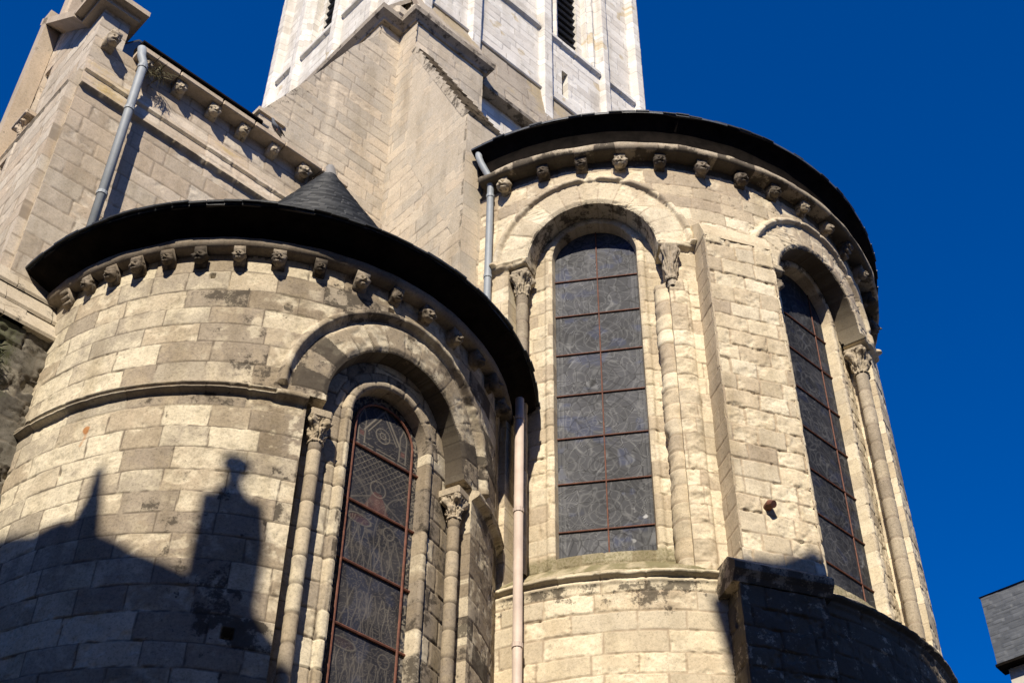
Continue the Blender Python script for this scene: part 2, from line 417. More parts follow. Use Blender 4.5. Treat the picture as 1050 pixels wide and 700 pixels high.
# ================================================================== carved bits
def head_bm(bm, o, nrm, right, sz, rs):
    """a small grotesque head: sphere grid pushed into brow, nose, cheeks, mouth; faces nrm"""
    nr, nc = 26, 36
    o = Vector(o); nrm = Vector(nrm); right = Vector(right); up = Vector((0, 0, 1))
    th = np.linspace(.02, np.pi - .02, nr)[:, None]; ph = np.linspace(0, 2 * np.pi, nc, endpoint=False)[None]
    x = np.sin(th) * np.sin(ph); y = np.sin(th) * np.cos(ph); z = np.cos(th) + 0 * ph     # y = front
    front = sst(.1, .6, y)
    def blob(cx, cz, w, h=None): return np.exp(-((x - cx) / w) ** 2 - ((z - cz) / (h or w)) ** 2) * front
    a = rs.uniform(-.06, .06)
    d = .34 * blob(0, -.02 + a, .14, .22) + .2 * blob(0, .33 + a, .5, .09) - .3 * blob(-.3, .13 + a, .15) - .3 * blob(.3, .13 + a, .15) \
        - .28 * blob(0, -.42, .3, .09) + .14 * blob(0, -.62, .3, .12) + .12 * blob(-.5, -.2, .2) + .12 * blob(.5, -.2, .2)
    ear = np.exp(-((np.abs(x) - .85) / .14) ** 2 - ((z - rs.choice([.1, .5])) / .2) ** 2) * rs.uniform(.1, .4)
    d = d * 1.35 + ear + .22 * (fbm(x * 3 + 7 + 0 * z, z * 3 + y, rs.randint(1, 90), 4) - .5) - .12 * sst(.6, .75, fbm(x * 2 + 3, z * 2 - y, rs.randint(1, 90), 3))
    X = x * (1 + d) * .92; Y = y * (1 + d); Zz = z * (1 + d * .3) * 1.15
    vs = [[bm.verts.new(o + (right * float(X[i, j]) + nrm * float(Y[i, j]) + up * float(Zz[i, j])) * sz) for j in range(nc)] for i in range(nr)]
    for i in range(nr - 1):
        for j in range(nc): bm.faces.new((vs[i][j], vs[i][(j + 1) % nc], vs[i + 1][(j + 1) % nc], vs[i + 1][j]))
    bm.faces.new(vs[0]); bm.faces.new(vs[-1][::-1])
z3_ = Vector((0, 0, 1))
def corbel(P, nrm, parent, mat, rs, wdt=.2, hgt=.27, dep=.2):
    """P = top centre of the corbel at the wall face; a tapering block under the slab with a carved head"""
    m = MB(); n = Vector((*nrm, 0)).normalized(); r = Vector((-n.y, n.x, 0)); P = Vector(P); w = wdt / 2
    kind = 3 if rs.rand() < .1 else 0
    pr = [(-.05, 0), (dep, 0), (dep * 1.0, -.06), (dep * .72, -hgt * .5), (dep * .3, -hgt * .9), (-.05, -hgt)]
    m.prism([P - r * w * .92 + n * a + Vector((0, 0, b)) for a, b in pr], r * wdt * .92)
    if kind == 3:                                     # a broken or scrolled corbel
        for q in range(3): m.tube([P + n * dep * (.9 - .25 * q) - z3_ * hgt * (.22 + .28 * q) - r * w * .8, P + n * dep * (.9 - .25 * q) - z3_ * hgt * (.22 + .28 * q) + r * w * .8], hgt * (.2 - .03 * q), 9)
    else:
        head_bm(m.bm, P + n * dep * (.68) + Vector((0, 0, -hgt * .55)), n * 1.0 + Vector((0, 0, -.35)), r, hgt * rs.uniform(.36, .43), rs)
    o = m.build('corbel', mat, parent, smooth=True)
    return o
def set_const(o, r1, soot=0.):
    me = o.data; n = len(me.vertices)
    for k, v in (('r1', r1), ('r2', .5), ('joint', 0.), ('soot', soot), ('moss', 0.), ('spall', 0.)):
        a = me.attributes.new(k, 'FLOAT', 'POINT'); a.data.foreach_set('value', np.full(n, v, dtype=np.float32))
    return o
def shaft(name, base, h, r, mat, parent, seed, rough=.005, ch=.32, worn=0., soot=None):
    """a coursed round shaft, worn, with joints"""
    nz = max(8, int(h / .02)); na = 20
    z = np.linspace(0, h, nz)[:, None]; a = np.linspace(0, 2 * np.pi, na, endpoint=False)[None]
    k = np.floor(z / ch + .3); fr = z / ch + .3 - k; jt = 1 - sst(.01, .06, np.minimum(fr, 1 - fr)) + 0 * a
    rs = np.random.RandomState(seed); t = rs.rand(200)
    rr = r + rough * 2 * (fbm(a * 1.4 + seed + 0 * z, z * 7 + 0 * a, seed, 4) - .5) - .010 * jt - worn * sst(.5, .75, fbm(a * .9 + 0 * z, z * 2.6 + 0 * a, seed + 9, 4)) + .004 * (t[k.astype(int) % 200] - .5)
    P = np.stack([base[0] + rr * np.cos(a), base[1] + rr * np.sin(a), base[2] + z + 0 * a], -1).reshape(-1, 3)
    F = grid_faces(nz, na, True)
    n = len(P); at = {'r1': (t[k.astype(int) % 200] + 0 * a).reshape(-1), 'r2': (t[(k.astype(int) + 50) % 200] + 0 * a).reshape(-1), 'joint': jt.reshape(-1), 'soot': (np.zeros((nz, na)) if soot is None else soot + np.zeros((nz, na))).reshape(-1), 'moss': np.zeros(n), 'spall': np.zeros(n)}
    return mesh_np(name, P, F, mat, parent, at)
def capital(base, h, r, nrm, mat, parent, seed, abw=.17, r1=.4):
    """bell with two rows of curled leaves, corner volutes and a square abacus"""
    nz, na = 40, 80
    t = np.linspace(0, 1, nz)[:, None]; a = np.linspace(0, 2 * np.pi, na, endpoint=False)[None]
    a0 = math.atan2(nrm[1], nrm[0])
    bell = r * .95 + r * .6 * t ** 2 + 0 * a
    l1 = .55 * r * (np.maximum(0, np.cos((a - a0) * 4)) ** .6) * np.exp(-((t - .42) / .2) ** 2)
    l2 = .8 * r * (np.maximum(0, np.cos((a - a0) * 4 + np.pi)) ** .6) * np.exp(-((t - .82) / .16) ** 2)
    ast = .22 * r * np.exp(-((t - .04) / .045) ** 2)
    rr = bell + l1 + l2 + ast + .30 * r * (fbm(a * 5 + 0 * t, t * 12 + 0 * a, seed, 3) - .5) * 2 - .35 * r * np.maximum(0, np.cos((a - a0) * 8)) ** 4 * (t > .15) * (t < .95)
    c = np.abs(np.cos(2 * (a - a0 - np.pi / 4)))           # corners
    rr = rr * (1 + .18 * t * c ** 2)
    P = np.stack([base[0] + rr * np.cos(a), base[1] + rr * np.sin(a), base[2] + h * t + 0 * a], -1).reshape(-1, 3)
    o = mesh_np('capital', P, grid_faces(nz, na, True), mat, parent, at_zero(P, r1, seed))
    n = Vector((nrm[0], nrm[1], 0)).normalized(); rt = Vector((-n.y, n.x, 0)); b = Vector(base)
    return o

# ================================================================== RIGHT APSE
A1, A2 = 190.5, 137.5
RR = 4.0
def sR(az): return math.radians(A1 - az) * RR
S2 = sR(A2)
HR = dict(r=.92, zs=14.37, hwn=1.20, zn=14.30, zb=8.98, gh=.60, gzs=14.61, gzb=9.52)
apse_R = thing('main_apse', 'tall cream stone apse on the right with two arched windows and dark eaves', 'apse', loc(0, 0, -Z0))
fine = .0125
def holeR(s, z):
    g = np.full(s.shape, 9.)
    for sc in (0, S2):
        g = np.minimum(g, arch_sdf(s, z, sc, HR['r'], HR['zs'], HR['zb']))
        g = np.minimum(g, rect_sdf(s, z, sc - HR['hwn'], sc + (1.02 if sc == 0 else HR['hwn']), HR['zb'], HR['zn']))
    return g
def featR(s, z):
    d = np.zeros(s.shape); m = np.zeros(s.shape)
    for sc in (0, S2):
        rr = np.hypot(s - sc, z - HR['zs']); up = z > HR['zs'] - .02
        hood = np.exp(-(((rr - 1.40) / .05) ** 4)) * up; d = d + .075 * hood * (1 - .5 * sst(.62, .8, fbm(s * 4, z * 4, 331, 3)))
        im = (np.abs(s - sc) > HR['r'] - .01) & (np.abs(s - sc) < 1.52)
        imp = np.exp(-(((z - 14.36) / .065) ** 4)) * im; d = d + .08 * imp * (.6 + .4 * sst(.3, .5, fbm(s * 5, z * 5, 332, 3)))
        m = np.maximum(m, np.maximum(hood, imp))
        if sc == 0:                                   # stump of the lost shaft: rough bulge of the jamb
            bl = np.clip(1 - ((s - 1.14) / .15) ** 2, 0, 1) ** .5 * sst(13.75, 13.55, z) * (s > 1.0)
            d = d + bl * (.05 + .09 * (fbm(s * 5, z * 5, 351, 4) - .4))
        ed = HR['r'] + .06 - rr; d = d - .03 * np.clip(ed / .06, 0, 1) * up
    return d, m
def toneR(bs, bz, s, z):
    t = .12 + 0 * s
    t = t - .42 * sst(14.95, 15.35, bz + .3 * (vn(bs * 1.5, bz * 1.5, 77) - .5))       # browner courses under the cornice
    t = t - .35 * (vn(bs * .9 + 3, bz * .9, 78) > .68)
    return t
def soot_shadeR(s, z, r1, r2):
    v = .35 * sst(15.6, 16.1, z) * fbm(s * 2, z * 2, 81, 3) + .5 * sst(15.98, 16.06, z)  # wall between the corbels darkened: slab shade painted in
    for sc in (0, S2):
        rr = np.hypot(s - sc, z - HR['zs']); v = np.maximum(v, (.8 if sc else .45) * ((rr < .945) & (z > HR['zs'] - .1)))  # arch soffits: soot with recess shade painted in
    v = np.maximum(v, .6 * np.exp(-((s - S2 + 1.15) / .14) ** 2) * (z < 14.2) * (s < S2))  # darker strip beside the second window's left jamb
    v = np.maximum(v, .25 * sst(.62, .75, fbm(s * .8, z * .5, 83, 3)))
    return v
def mossR(s, z): return .3 * sst(9.35, 9.1, z)
Smin, Smax = sR(228), sR(80)
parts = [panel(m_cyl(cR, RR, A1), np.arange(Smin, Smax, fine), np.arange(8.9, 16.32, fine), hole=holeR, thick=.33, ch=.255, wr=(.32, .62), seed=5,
   arches=[(0, HR['zs'] + .0, .92, 1.34, 13, .012, .85, .3), (S2, HR['zs'], .92, 1.34, 13, .012, .45, .4)], feat=featR, tone=toneR, soot=soot_shadeR, moss=mossR, spall=.6, jw=.0085, jd=.0045, rough=.0056, blk=.0018, warp=.010)]
# recessed order behind each arch
def holeG(s, z): return arch_sdf(s, z, 0, HR['gh'], HR['gzs'], HR['gzb'])
def featI(s, z):
    rr = np.where(z > HR['gzs'], np.hypot(s, z - HR['gzs']), np.abs(s))
    roll = np.exp(-(((rr - HR['gh'] - .055) / .05) ** 4)); return .03 * roll, roll
for k, sc in enumerate((0, S2)):
    az = A1 - math.degrees(sc / RR)
    sg = np.arange(-1.32, 1.33, fine)
    parts.append(panel(m_cyl(cR, RR - .33, az), sg, np.arange(9.1, 15.62, fine), hole=holeG, thick=.22, ch=.255, wr=(.22, .34), seed=15 + k,
        arches=[(0, HR['gzs'], HR['gh'], .94, 11, .0, .35, .5)], feat=featI, tone=lambda a, b, s, z: .05, soot=lambda s, z, a, b: (.55 * sst(14.5, 15.1, z) * fbm(s * 2, z * 2, 91, 3)), moss=lambda s, z: .6 * sst(9.66, 9.5, z) * (np.abs(s) < 1.2), rough=.006, blk=.003, jd=.008, spall=.5))  # recess face darker towards the arch head
# base drum with its moulding and sloping sill course
def featB(s, z):
    d = .09 * np.exp(-(((z - 8.93) / .042) ** 4)) + .03 * np.exp(-(((z - 8.845) / .03) ** 2))
    d = d * (.65 + .5 * fbm(s * 3, z * 3, 101, 3))
    return d, d > .02
def soot_shadeB(s, z, r1, r2):
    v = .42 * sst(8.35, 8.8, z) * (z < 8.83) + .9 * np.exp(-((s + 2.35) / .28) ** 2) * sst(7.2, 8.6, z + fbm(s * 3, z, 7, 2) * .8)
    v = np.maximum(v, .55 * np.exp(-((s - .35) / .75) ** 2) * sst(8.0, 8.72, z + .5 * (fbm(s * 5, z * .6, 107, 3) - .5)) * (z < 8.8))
    v = np.maximum(v, .62 * sst(S2 - 1.5 - .6, S2 - 1.3, s))  # right of the buttress: soot crust plus painted house shadow
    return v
RB = 4.07
fb = 1 / RR * RB
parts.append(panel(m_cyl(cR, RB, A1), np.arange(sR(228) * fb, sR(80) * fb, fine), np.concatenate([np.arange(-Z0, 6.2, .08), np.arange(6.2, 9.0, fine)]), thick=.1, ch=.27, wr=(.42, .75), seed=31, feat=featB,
    tone=lambda a, b, s, z: .15 - .5 * (s > S2 - 2), soot=soot_shadeB, moss=lambda s, z: .42 * sst(8.75, 8.9, z) * sst(1.6, 1.0, np.abs(s)) * (.4 + fbm(s * 2, z * 2, 19, 3)), rough=.006, blk=.003, jd=.008, spall=.6))  # stone tone also dropped where the base shadow is painted
wall('wall', parts, MS['cream'], apse_R)
# sloping mossy sills inside the recesses
for k, sc in enumerate((0, S2)):
    az = A1 - math.degrees(sc / RR); n = 60
    P, F = ring(cR, [(RR + .03, 8.93), (RR + .09, 8.99), (RR + .04, 9.05), (RR - .33, 9.36), (RR - .56, 9.57)], az + math.degrees(1.19 / RR), az - math.degrees(1.19 / RR), n, jit=.05, seed=3 + k)
    a = at_zero(P, .4); a['moss'] = np.full(len(P), .85 if k == 0 else .3) * (.35 + .9 * fbm(np.arange(len(P)) % n * .35, np.arange(len(P)) // n * .6, 17 + k, 3)); mesh_np('sill', P, F, MS['cream'], apse_R, a)
# buttress between the windows --------------------------------------
def box_panels(c, azb, r0, r1, s0, s1, z0, z1, ch, seed, fine=.0125, **kw):
    """front and two sides of a radial pier standing on a drum"""
    a = math.radians(azb); n = np.array([math.sin(a), math.cos(a)]); t = np.array([-math.cos(a), math.sin(a)])   # t = rightwards seen from outside
    o = c + n * r1; out_ = []
    zz = np.arange(z0, z1 + fine * .5, fine)
    out_.append(panel(m_plane((o[0], o[1], Z0), t, (*n, 0)), np.arange(s0, s1 + .001, (s1 - s0) / round((s1 - s0) / fine)), zz, thick=.02, ch=ch, seed=seed, **kw))
    dep = r1 - r0
    ol = c + n * r0 + t * s0; out_.append(panel(m_plane((ol[0], ol[1], Z0), n, (*(-t), 0)), np.arange(0, dep + .001, dep / round(dep / fine)), zz, thick=.02, ch=ch, seed=seed + 1, **kw))
    orr = c + n * r1 + t * s1; out_.append(panel(m_plane((orr[0], orr[1], Z0), -n, (*t, 0)), np.arange(0, dep + .001, dep / round(dep / fine)), zz, thick=.02, ch=ch, seed=seed + 2, **kw))
    return out_, n, t
AB = 163.6
bp, bn, bt = box_panels(cR, AB, 3.8, 4.33, -.46, .54, 8.9, 14.3, .27, 41, wr=(.28, .5), tone=lambda a, b, s, z: .2 - .3 * (vn(a * 2, b * 1.3, 5) > .68), rough=.008, blk=.006, spall=.6, soot=lambda s, z, a, b: .15 * sst(.55, .7, fbm(s * 2, z * .7, 9, 3)))
bq, _, _ = box_panels(cR, AB, 3.8, 4.33, -.46, .54, 8.9, 14.3, .27, 41, wr=(.5, .8), rough=.0025, blk=.003, spall=.1, jd=.006, warp=.003)
bp[1] = bq[1]
# left side painted darker, as turned away from the sun
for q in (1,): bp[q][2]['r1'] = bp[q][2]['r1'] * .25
bp2, _, _ = box_panels(cR, AB, 3.8, 4.40, -.58, .44, 6.0, 8.66, .27, 45, wr=(.35, .6), tone=lambda a, b, s, z: -.3, rough=.010, blk=.008, spall=.5, soot=lambda s, z, a, b: .62 + 0 * s)  # foot of the buttress: crust and house shadow put into the colour
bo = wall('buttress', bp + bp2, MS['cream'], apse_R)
mb = MB()
def radial(c, n, t, r, s, h): p = c + n * r + t * s; return Vector((p[0], p[1], h + Z0))
f_ = lambda r, s, h: radial(cR, bn, bt, r, s, h)
mb.prism([f_(3.8, -.46, 14.28), f_(4.33, -.46, 14.28), f_(4.32, -.46, 14.36), f_(4.22, -.46, 14.62), f_(3.98, -.46, 14.82), f_(3.8, -.46, 14.84)], f_(0, .54, 0) - f_(0, -.46, 0))
set_const(mb.build('weathering', MS['cream'], bo), .55)
mb = MB()
pr = [(3.8, 8.62), (4.41, 8.62), (4.44, 8.68), (4.49, 8.74), (4.50, 8.82), (4.46, 8.86), (4.34, 8.97), (3.8, 8.99)]
mb.prism([f_(a, -.66, b) for a, b in pr], f_(0, .52, 0) - f_(0, -.66, 0)); set_const(mb.build('moulding', MS['cream'], bo), .15, .5)
# cornice slab, corbels, eaves, roof ---------------------------------
P, F = ring(cR, [(3.95, 16.16), (4.20, 16.16), (4.245, 16.19), (4.25, 16.27), (4.20, 16.30), (3.95, 16.32)], 213.5, 76, 400, jit=.06, seed=1)
a = at_zero(P, .35); ang = np.tile(np.arange(400), 6); a['r1'] = np.random.RandomState(3).rand(40)[(ang // 12) % 40] * .6 + .1
a['joint'] = ((ang % 12) == 0) * 1.0; a['soot'] = .5 * np.random.RandomState(4).rand(40)[(ang // 12) % 40] + np.repeat([.4, .4, .2, 0, 0, 0], 400)  # lower profile rows darkened: shade painted under the slab
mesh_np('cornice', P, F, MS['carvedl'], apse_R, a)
rs = np.random.RandomState(7)
for i, az in enumerate([208.4, 199.7, 191.7, 183.8, 175.7, 166.9, 158.1, 150.0, 141.8, 133.8, 125.8, 117.5, 109, 100.5]):
    n = (math.sin(R_(az)), math.cos(R_(az))); p = cR + np.array(n) * 3.99
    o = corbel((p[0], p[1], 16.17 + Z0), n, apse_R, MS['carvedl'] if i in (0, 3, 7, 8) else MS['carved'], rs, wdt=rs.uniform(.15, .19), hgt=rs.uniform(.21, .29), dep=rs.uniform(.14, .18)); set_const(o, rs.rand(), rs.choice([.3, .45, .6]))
def eave(c, prof_soffit, prof_roof, a0, a1, parent, n=260, seed=0):
    P, F = ring(c, prof_soffit, a0, a1, n, jit=.03, seed=seed); e = mesh_np('eaves', P, F, M_DARK, parent)
    P, F = ring(c, prof_roof, a0, a1, n, jit=.012, seed=seed + 1); r = mesh_np('roof', P, F, M_SLATE, parent)
    return e, r
eR, rR = eave(cR, [(4.17, 16.305), (4.13, 16.34), (4.13, 16.74), (4.30, 16.845), (4.325, 16.86), (4.325, 16.885)], [(4.33, 16.875), (4.335, 16.905), (4.2, 16.955), (2.0, 17.75), (.1, 18.4), (.0, 18.45)], 214.6, 72, apse_R, seed=11)
# ragged slate edge
def slate_edge(c, r, h, slope, a0, a1, seed, parent):
    m = MB(); rs = np.random.RandomState(seed); az = a1
    while az < a0:
        wd = math.degrees(.2 / r); nn = np.array([math.sin(R_(az + wd / 2)), math.cos(R_(az + wd / 2))]); tt = Vector((-nn[1], nn[0], 0)); n3 = Vector((*nn, -slope)).normalized()
        p = Vector((*(c + nn * (r - .1 + rs.uniform(-.02, .014))), h + Z0 + .1 * slope + rs.uniform(-.008, .012)))
        m.box(p, n3 * .13, tt * .098, Vector((nn[0] * slope, nn[1] * slope, 1)).normalized() * rs.uniform(.006, .012)); az += wd
    return m.build('edge_slates', M_SLATE, parent)
slate_edge(cR, 4.315, 16.905, .33, 213.5, 74, 5, rR)
# columns of the nooks ----------------------------------------------
def column(c, R, az_c, s_off, zb, zcap, hcap, r, matS, parent, seed, depth=.14, worn=0., rs_=None, rgh=.006, ch=.32, r1=.5, abh=.08, abw=.125):
    a = R_(az_c) - s_off / R; n = np.array([math.sin(a), math.cos(a)]); p = c + n * (R - depth)
    sh = None
    h = zcap - zb
    sh = shaft('column', (p[0], p[1], zb + Z0), h + .03, rs_ or r, matS, parent, seed, worn=worn, rough=rgh, ch=ch)
    cp = capital((p[0], p[1], zcap + Z0), hcap, r, n, matS, sh, seed + 1, r1=r1)
    m = MB(); n3 = Vector((*n, 0)); t3 = Vector((-n[1], n[0], 0)); top = Vector((p[0], p[1], zcap + hcap + Z0))
    m.box(top + Vector((0, 0, abh * .5 - .01)) - n3 * .02, n3 * (abw + .02), t3 * abw, (0, 0, abh * .5), bev=.02)
    set_const(m.build('abacus', matS, sh), r1, .1)
    return sh
column(cR, RR, A1, -1.05, 9.25, 13.80, .40, .082, MS['carvedl'], apse_R, 201, r1=.6)
column(cR, RR, A1, 1.06, 13.52, 13.62, .62, .07, MS['carvedl'], apse_R, 203, depth=-.03, r1=.2, rs_=.055, rgh=.02, abh=.05, abw=.10)
ja = R_(A1) - 1.0 / RR; jn_ = np.array([math.sin(ja), math.cos(ja)]); jp = cR + jn_ * (RR - .17)
shaft('jamb_shaft', (jp[0], jp[1], 9.05 + Z0), 4.6, .155, MS['cream'], apse_R, 209, rough=.024, ch=.255, worn=.03)
column(cR, RR, A2, -1.05, 9.35, 13.80, .40, .085, MS['carved'], apse_R, 205, r1=.3)
column(cR, RR, A2, 1.05, 9.35, 13.74, .42, .09, MS['carvedl'], apse_R, 207, r1=.4)

# glazing -------------------------------------------------------------
def pane_grid(mp, hw, zs, zb, fine, colf, name, mat, parent):
    S = np.arange(-hw - .02, hw + .021, fine); Z = np.arange(zb - .02, zs + hw + .02, fine)
    s, z = np.meshgrid(S, Z); P = mp(s, z, 0 * s).reshape(-1, 3); F = grid_faces(len(Z), len(S), False)
    c = colf(s, z); c4 = np.concatenate([c, np.ones((*s.shape, 1))], -1).reshape(-1, 4)
    return mesh_np(name, P, F, mat, parent, {'col': c4})
barsR = [9.56, 9.98, 10.70, 11.42, 12.14, 12.86, 13.58, 14.26]
def colR(seed, dim=1.):
    def f(s, z):
        k = np.searchsorted(barsR, z); kx = (s > 0).astype(int)
        u = np.where(kx, s - .29, s + .29); zc = np.array([9.3] + [(a + b) / 2 for a, b in zip(barsR, barsR[1:])] + [14.6]); v = z - zc[k]
        w1 = fbm(s * 3 + 5, z * 3, seed, 3) - .5; w2 = fbm(s * 3, z * 3 + 8, seed + 5, 3) - .5
        ln = np.zeros(s.shape)
        for q in range(2):
            f1 = fbm((s + .25 * w1) * (2.2 + q) + q * 11 + k * 3.1, (z + .25 * w2) * (2.0 + q * .8) + kx * 7.7, seed + 20 + q, 2) * 7
            ln = np.maximum(ln, np.exp(-((np.abs(f1 - np.round(f1))) / .055) ** 2) * (.35 + .5 * fbm(s * 4, z * 4, seed + 60 + q, 2)))
        gx, gz = np.floor(s / .15), np.floor(z / .17); d1 = np.full(s.shape, 9.); d2 = np.full(s.shape, 9.); rid = np.zeros(s.shape)
        for ox in (-1, 0, 1):
            for oz in (-1, 0, 1):
                hx = np.sin((gx + ox) * 127.1 + (gz + oz) * 311.7 + seed) * 43758.5; hz = np.sin((gx + ox) * 269.5 + (gz + oz) * 183.3 + seed) * 43758.5
                hx = hx - np.floor(hx); hz = hz - np.floor(hz)
                dd = np.hypot(s - (gx + ox + hx) * .15, z - (gz + oz + hz) * .17)
                nn = dd < d1; d2 = np.where(nn, d1, np.minimum(d2, dd)); rid = np.where(nn, hx * .7 + hz * .3, rid); d1 = np.where(nn, dd, d1)
        came = np.exp(-((d2 - d1) / .010) ** 2)
        rr = np.hypot(s + .03 * w1, (z - zc[k]) + .1)
        for rad in (.12, .2, .32, .47): ln = np.maximum(ln, .55 * np.exp(-((rr - rad) / .008) ** 2))
        ex = .6 - np.abs(s)
        for e in (.05, .09, .105): ln = np.maximum(ln, .6 * np.exp(-((ex - e) / .006) ** 2))
        blob = sst(.55, .8, fbm(s * 5, z * 5, seed + 90, 3))
        tone = (.45 + .9 * fbm(s * 2.2, z * 2.2, seed + 95, 4)) * (.85 + .3 * np.random.RandomState(seed).rand(40)[(k * 2 + kx) % 40])
        base = np.array([.056, .057, .063])[None, None] * tone[..., None]
        blue = np.array([.040, .048, .085])[None, None]
        m = (sst(.6, .72, fbm(s * 4 + 3, z * 4, seed + 97, 3)) * .7)[..., None]
        base = base * (1 - m) + blue * m
        l = (ln * (.5 + .6 * blob))[..., None]
        c = base * (1 - l * .6) + np.array([.34, .34, .33])[None, None] * l * .6
        c = c * (.75 + .5 * rid)[..., None] * (1 - .6 * came)[..., None] + (.10 * np.exp(-((d2 - d1 - .012) / .005) ** 2) * sst(.45, .7, fbm(s * 3, z * 3, seed + 44, 3)))[..., None]
        glint = (sst(.70, .78, fbm(s * 9, z * 9, seed + 99, 3)) * sst(.2, .5, s) * sst(10.8, 9.6, z))[..., None]  # bright glints painted into the lower right panes
        c = c * (1 - glint) + .55 * glint
        return c * dim + (1 - dim) * .10 * (came * sst(.4, .6, fbm(s * 7, z * 7, seed + 3, 2)))[..., None]
    return f
def bars(win, mp, hw, zs, hs, vs, zb, r, mat, d=.03):
    for h in hs:
        x = hw if h < zs else math.sqrt(max(.01, hw * hw - (h - zs) ** 2))
        m = MB(); pts = [Vector(mp(np.array(s), np.array(h), np.array(d * .4)).tolist()) for s in np.linspace(-x - .01, x + .01, 7)]
        m.tube(pts, r, 6); m.build('glazing_bar', mat, win)
    for s in vs:
        top = zs + math.sqrt(max(0, hw * hw - s * s)); m = MB()
        m.tube([Vector(mp(np.array(s), np.array(h), np.array(d * .3)).tolist()) for h in (zb, (zb + top) / 2, top)], r * .8, 6); m.build('glazing_bar', mat, win)
for k, sc in enumerate((0, S2)):
    az = A1 - math.degrees(sc / RR); gn = (math.sin(R_(az)), math.cos(R_(az))); mp = m_plane((*(cR + np.array(gn) * (RR - .515)), Z0), (-gn[1], gn[0]), (*gn, 0))
    w = pane_grid(mp, HR['gh'], HR['gzs'], 9.5, .0105, colR(400 + 200 * k, 1. if k == 0 else .5), 'window', M_GLR, apse_R)
    bars(w, mp, HR['gh'], HR['gzs'], barsR[1:] if k == 0 else barsR[1:], [0.02 if k == 0 else .34], 9.52, .0115, M_RUST)
# rusty bracket stub on the buttress face
m = MB(); p = f_(4.34, -.07, 9.78)
n3 = Vector((*bn, 0)); t3 = Vector((*bt, 0))
m.tube([p - n3 * .05, p + n3 * .05, p + n3 * .10 + t3 * .02 - Vector((0, 0, .03))], [.05, .055, .045], 10); m.build('iron_stub', M_RUST, apse_R)

# ================================================================== LEFT APSE
RL = 3.02; AL = 137.5
def sL(az): return math.radians(AL - az) * RL
HL = dict(r=.97, zs=9.76, hwn=1.17, zn=9.66, zb=5.2, gh=.525, gzs=9.86, gzb=5.4)
apse_L = thing('chapel_apse', 'lower round apse at front left in brown weathered stone with one tall stained glass window', 'apse', (cL[0], cL[1], 0))
def holeL(s, z):
    return np.minimum(arch_sdf(s, z, 0, HL['r'], HL['zs'], HL['zb']), rect_sdf(s, z, -HL['hwn'], HL['hwn'], HL['zb'], HL['zn']))
def paleL(s, z):
    a = sst(.60, .66, fbm(s * 5.5, z * 5.5, 507, 5)) * sst(-3.4, -1.0, s)
    return a * (.4 + .6 * sst(.4, .6, fbm(s * .9, z * .9, 508, 3)))
putlogs = [(-1.58, 6.74, .055), (-2.40, 11.22, .035), (-.33, 11.28, .04)]
def featL(s, z):
    rr = np.hypot(s, z - HL['zs']); up = z > HL['zs'] - .02
    wear = 1 - .6 * sst(.62, .8, fbm(s * 3, z * 3, 341, 3))
    hood = np.exp(-(((rr - 1.45) / .05) ** 4)) * up; g2 = np.exp(-(((rr - 1.35) / .025) ** 2)) * up
    d = .075 * hood * wear - .02 * g2
    st = np.exp(-(((z - 9.575) / .055) ** 4)) * (np.abs(s) > HL['r'] - .01); gr = np.exp(-(((z - 9.565) / .014) ** 2)) * (np.abs(s) > 1.5)
    d = d + (.075 * st - .03 * gr * st) * (wear + .25)
    d = d - .03 * np.clip((HL['r'] + .06 - rr) / .06, 0, 1) * up
    for (a, b, q) in putlogs: d = d - .16 * (np.maximum(np.abs(s - a), np.abs(z - b)) < q)
    return d, np.maximum(hood, st)
def toneL(bs, bz, s, z):
    left = sst(-2.2, -4.0, bs)
    t = .02 + .50 * left - .12 * sst(-1.6, -.4, bs) + .1 * sst(9.2, 8.5, bz) * (bs < -1.2)
    t = t + .25 * (bz > 8) * (bs < -2) * (vn(bs * 1.1, bz * 1.6, 55) > .5)
    return t
def soot_shadeL(s, z, r1, r2):
    v = .30 * sst(-3.0, -1.4, s) * (r2 > .68) * sst(8.5, 9.6, z) * sst(11.4, 10.6, z)
    v = v + .30 * sst(.9, 1.6, s) + .12 * sst(.7, 1.0, np.hypot(s, z - HL['zs']) * (z > HL['zs'])) * (r2 > .5) * (np.hypot(s, z - HL['zs']) < 1.3)
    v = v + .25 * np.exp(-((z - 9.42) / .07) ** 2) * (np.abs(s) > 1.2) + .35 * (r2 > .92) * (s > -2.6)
    v = v * (s > -3.6)
    arcz = np.exp(-(((np.hypot(s, np.maximum(z - HL['zs'], 0)) - 1.5) / .7) ** 2))
    v = np.maximum(v, .55 * arcz * (r2 > .66) * sst(.40, .55, fbm(s * 4 + 3, z * 4, 505, 5)))
    v = np.maximum(v, .40 * sst(.60, .66, fbm(s * 4.4, z * 2.4 + 9, 506, 5)) * sst(-3.2, -2, s))
    v = np.maximum(v, .8 * ((np.hypot(s, z - HL['zs']) < .99) & (z > HL['zs'] - .1)))  # soffit blackened by soot and painted recess shade
    return v
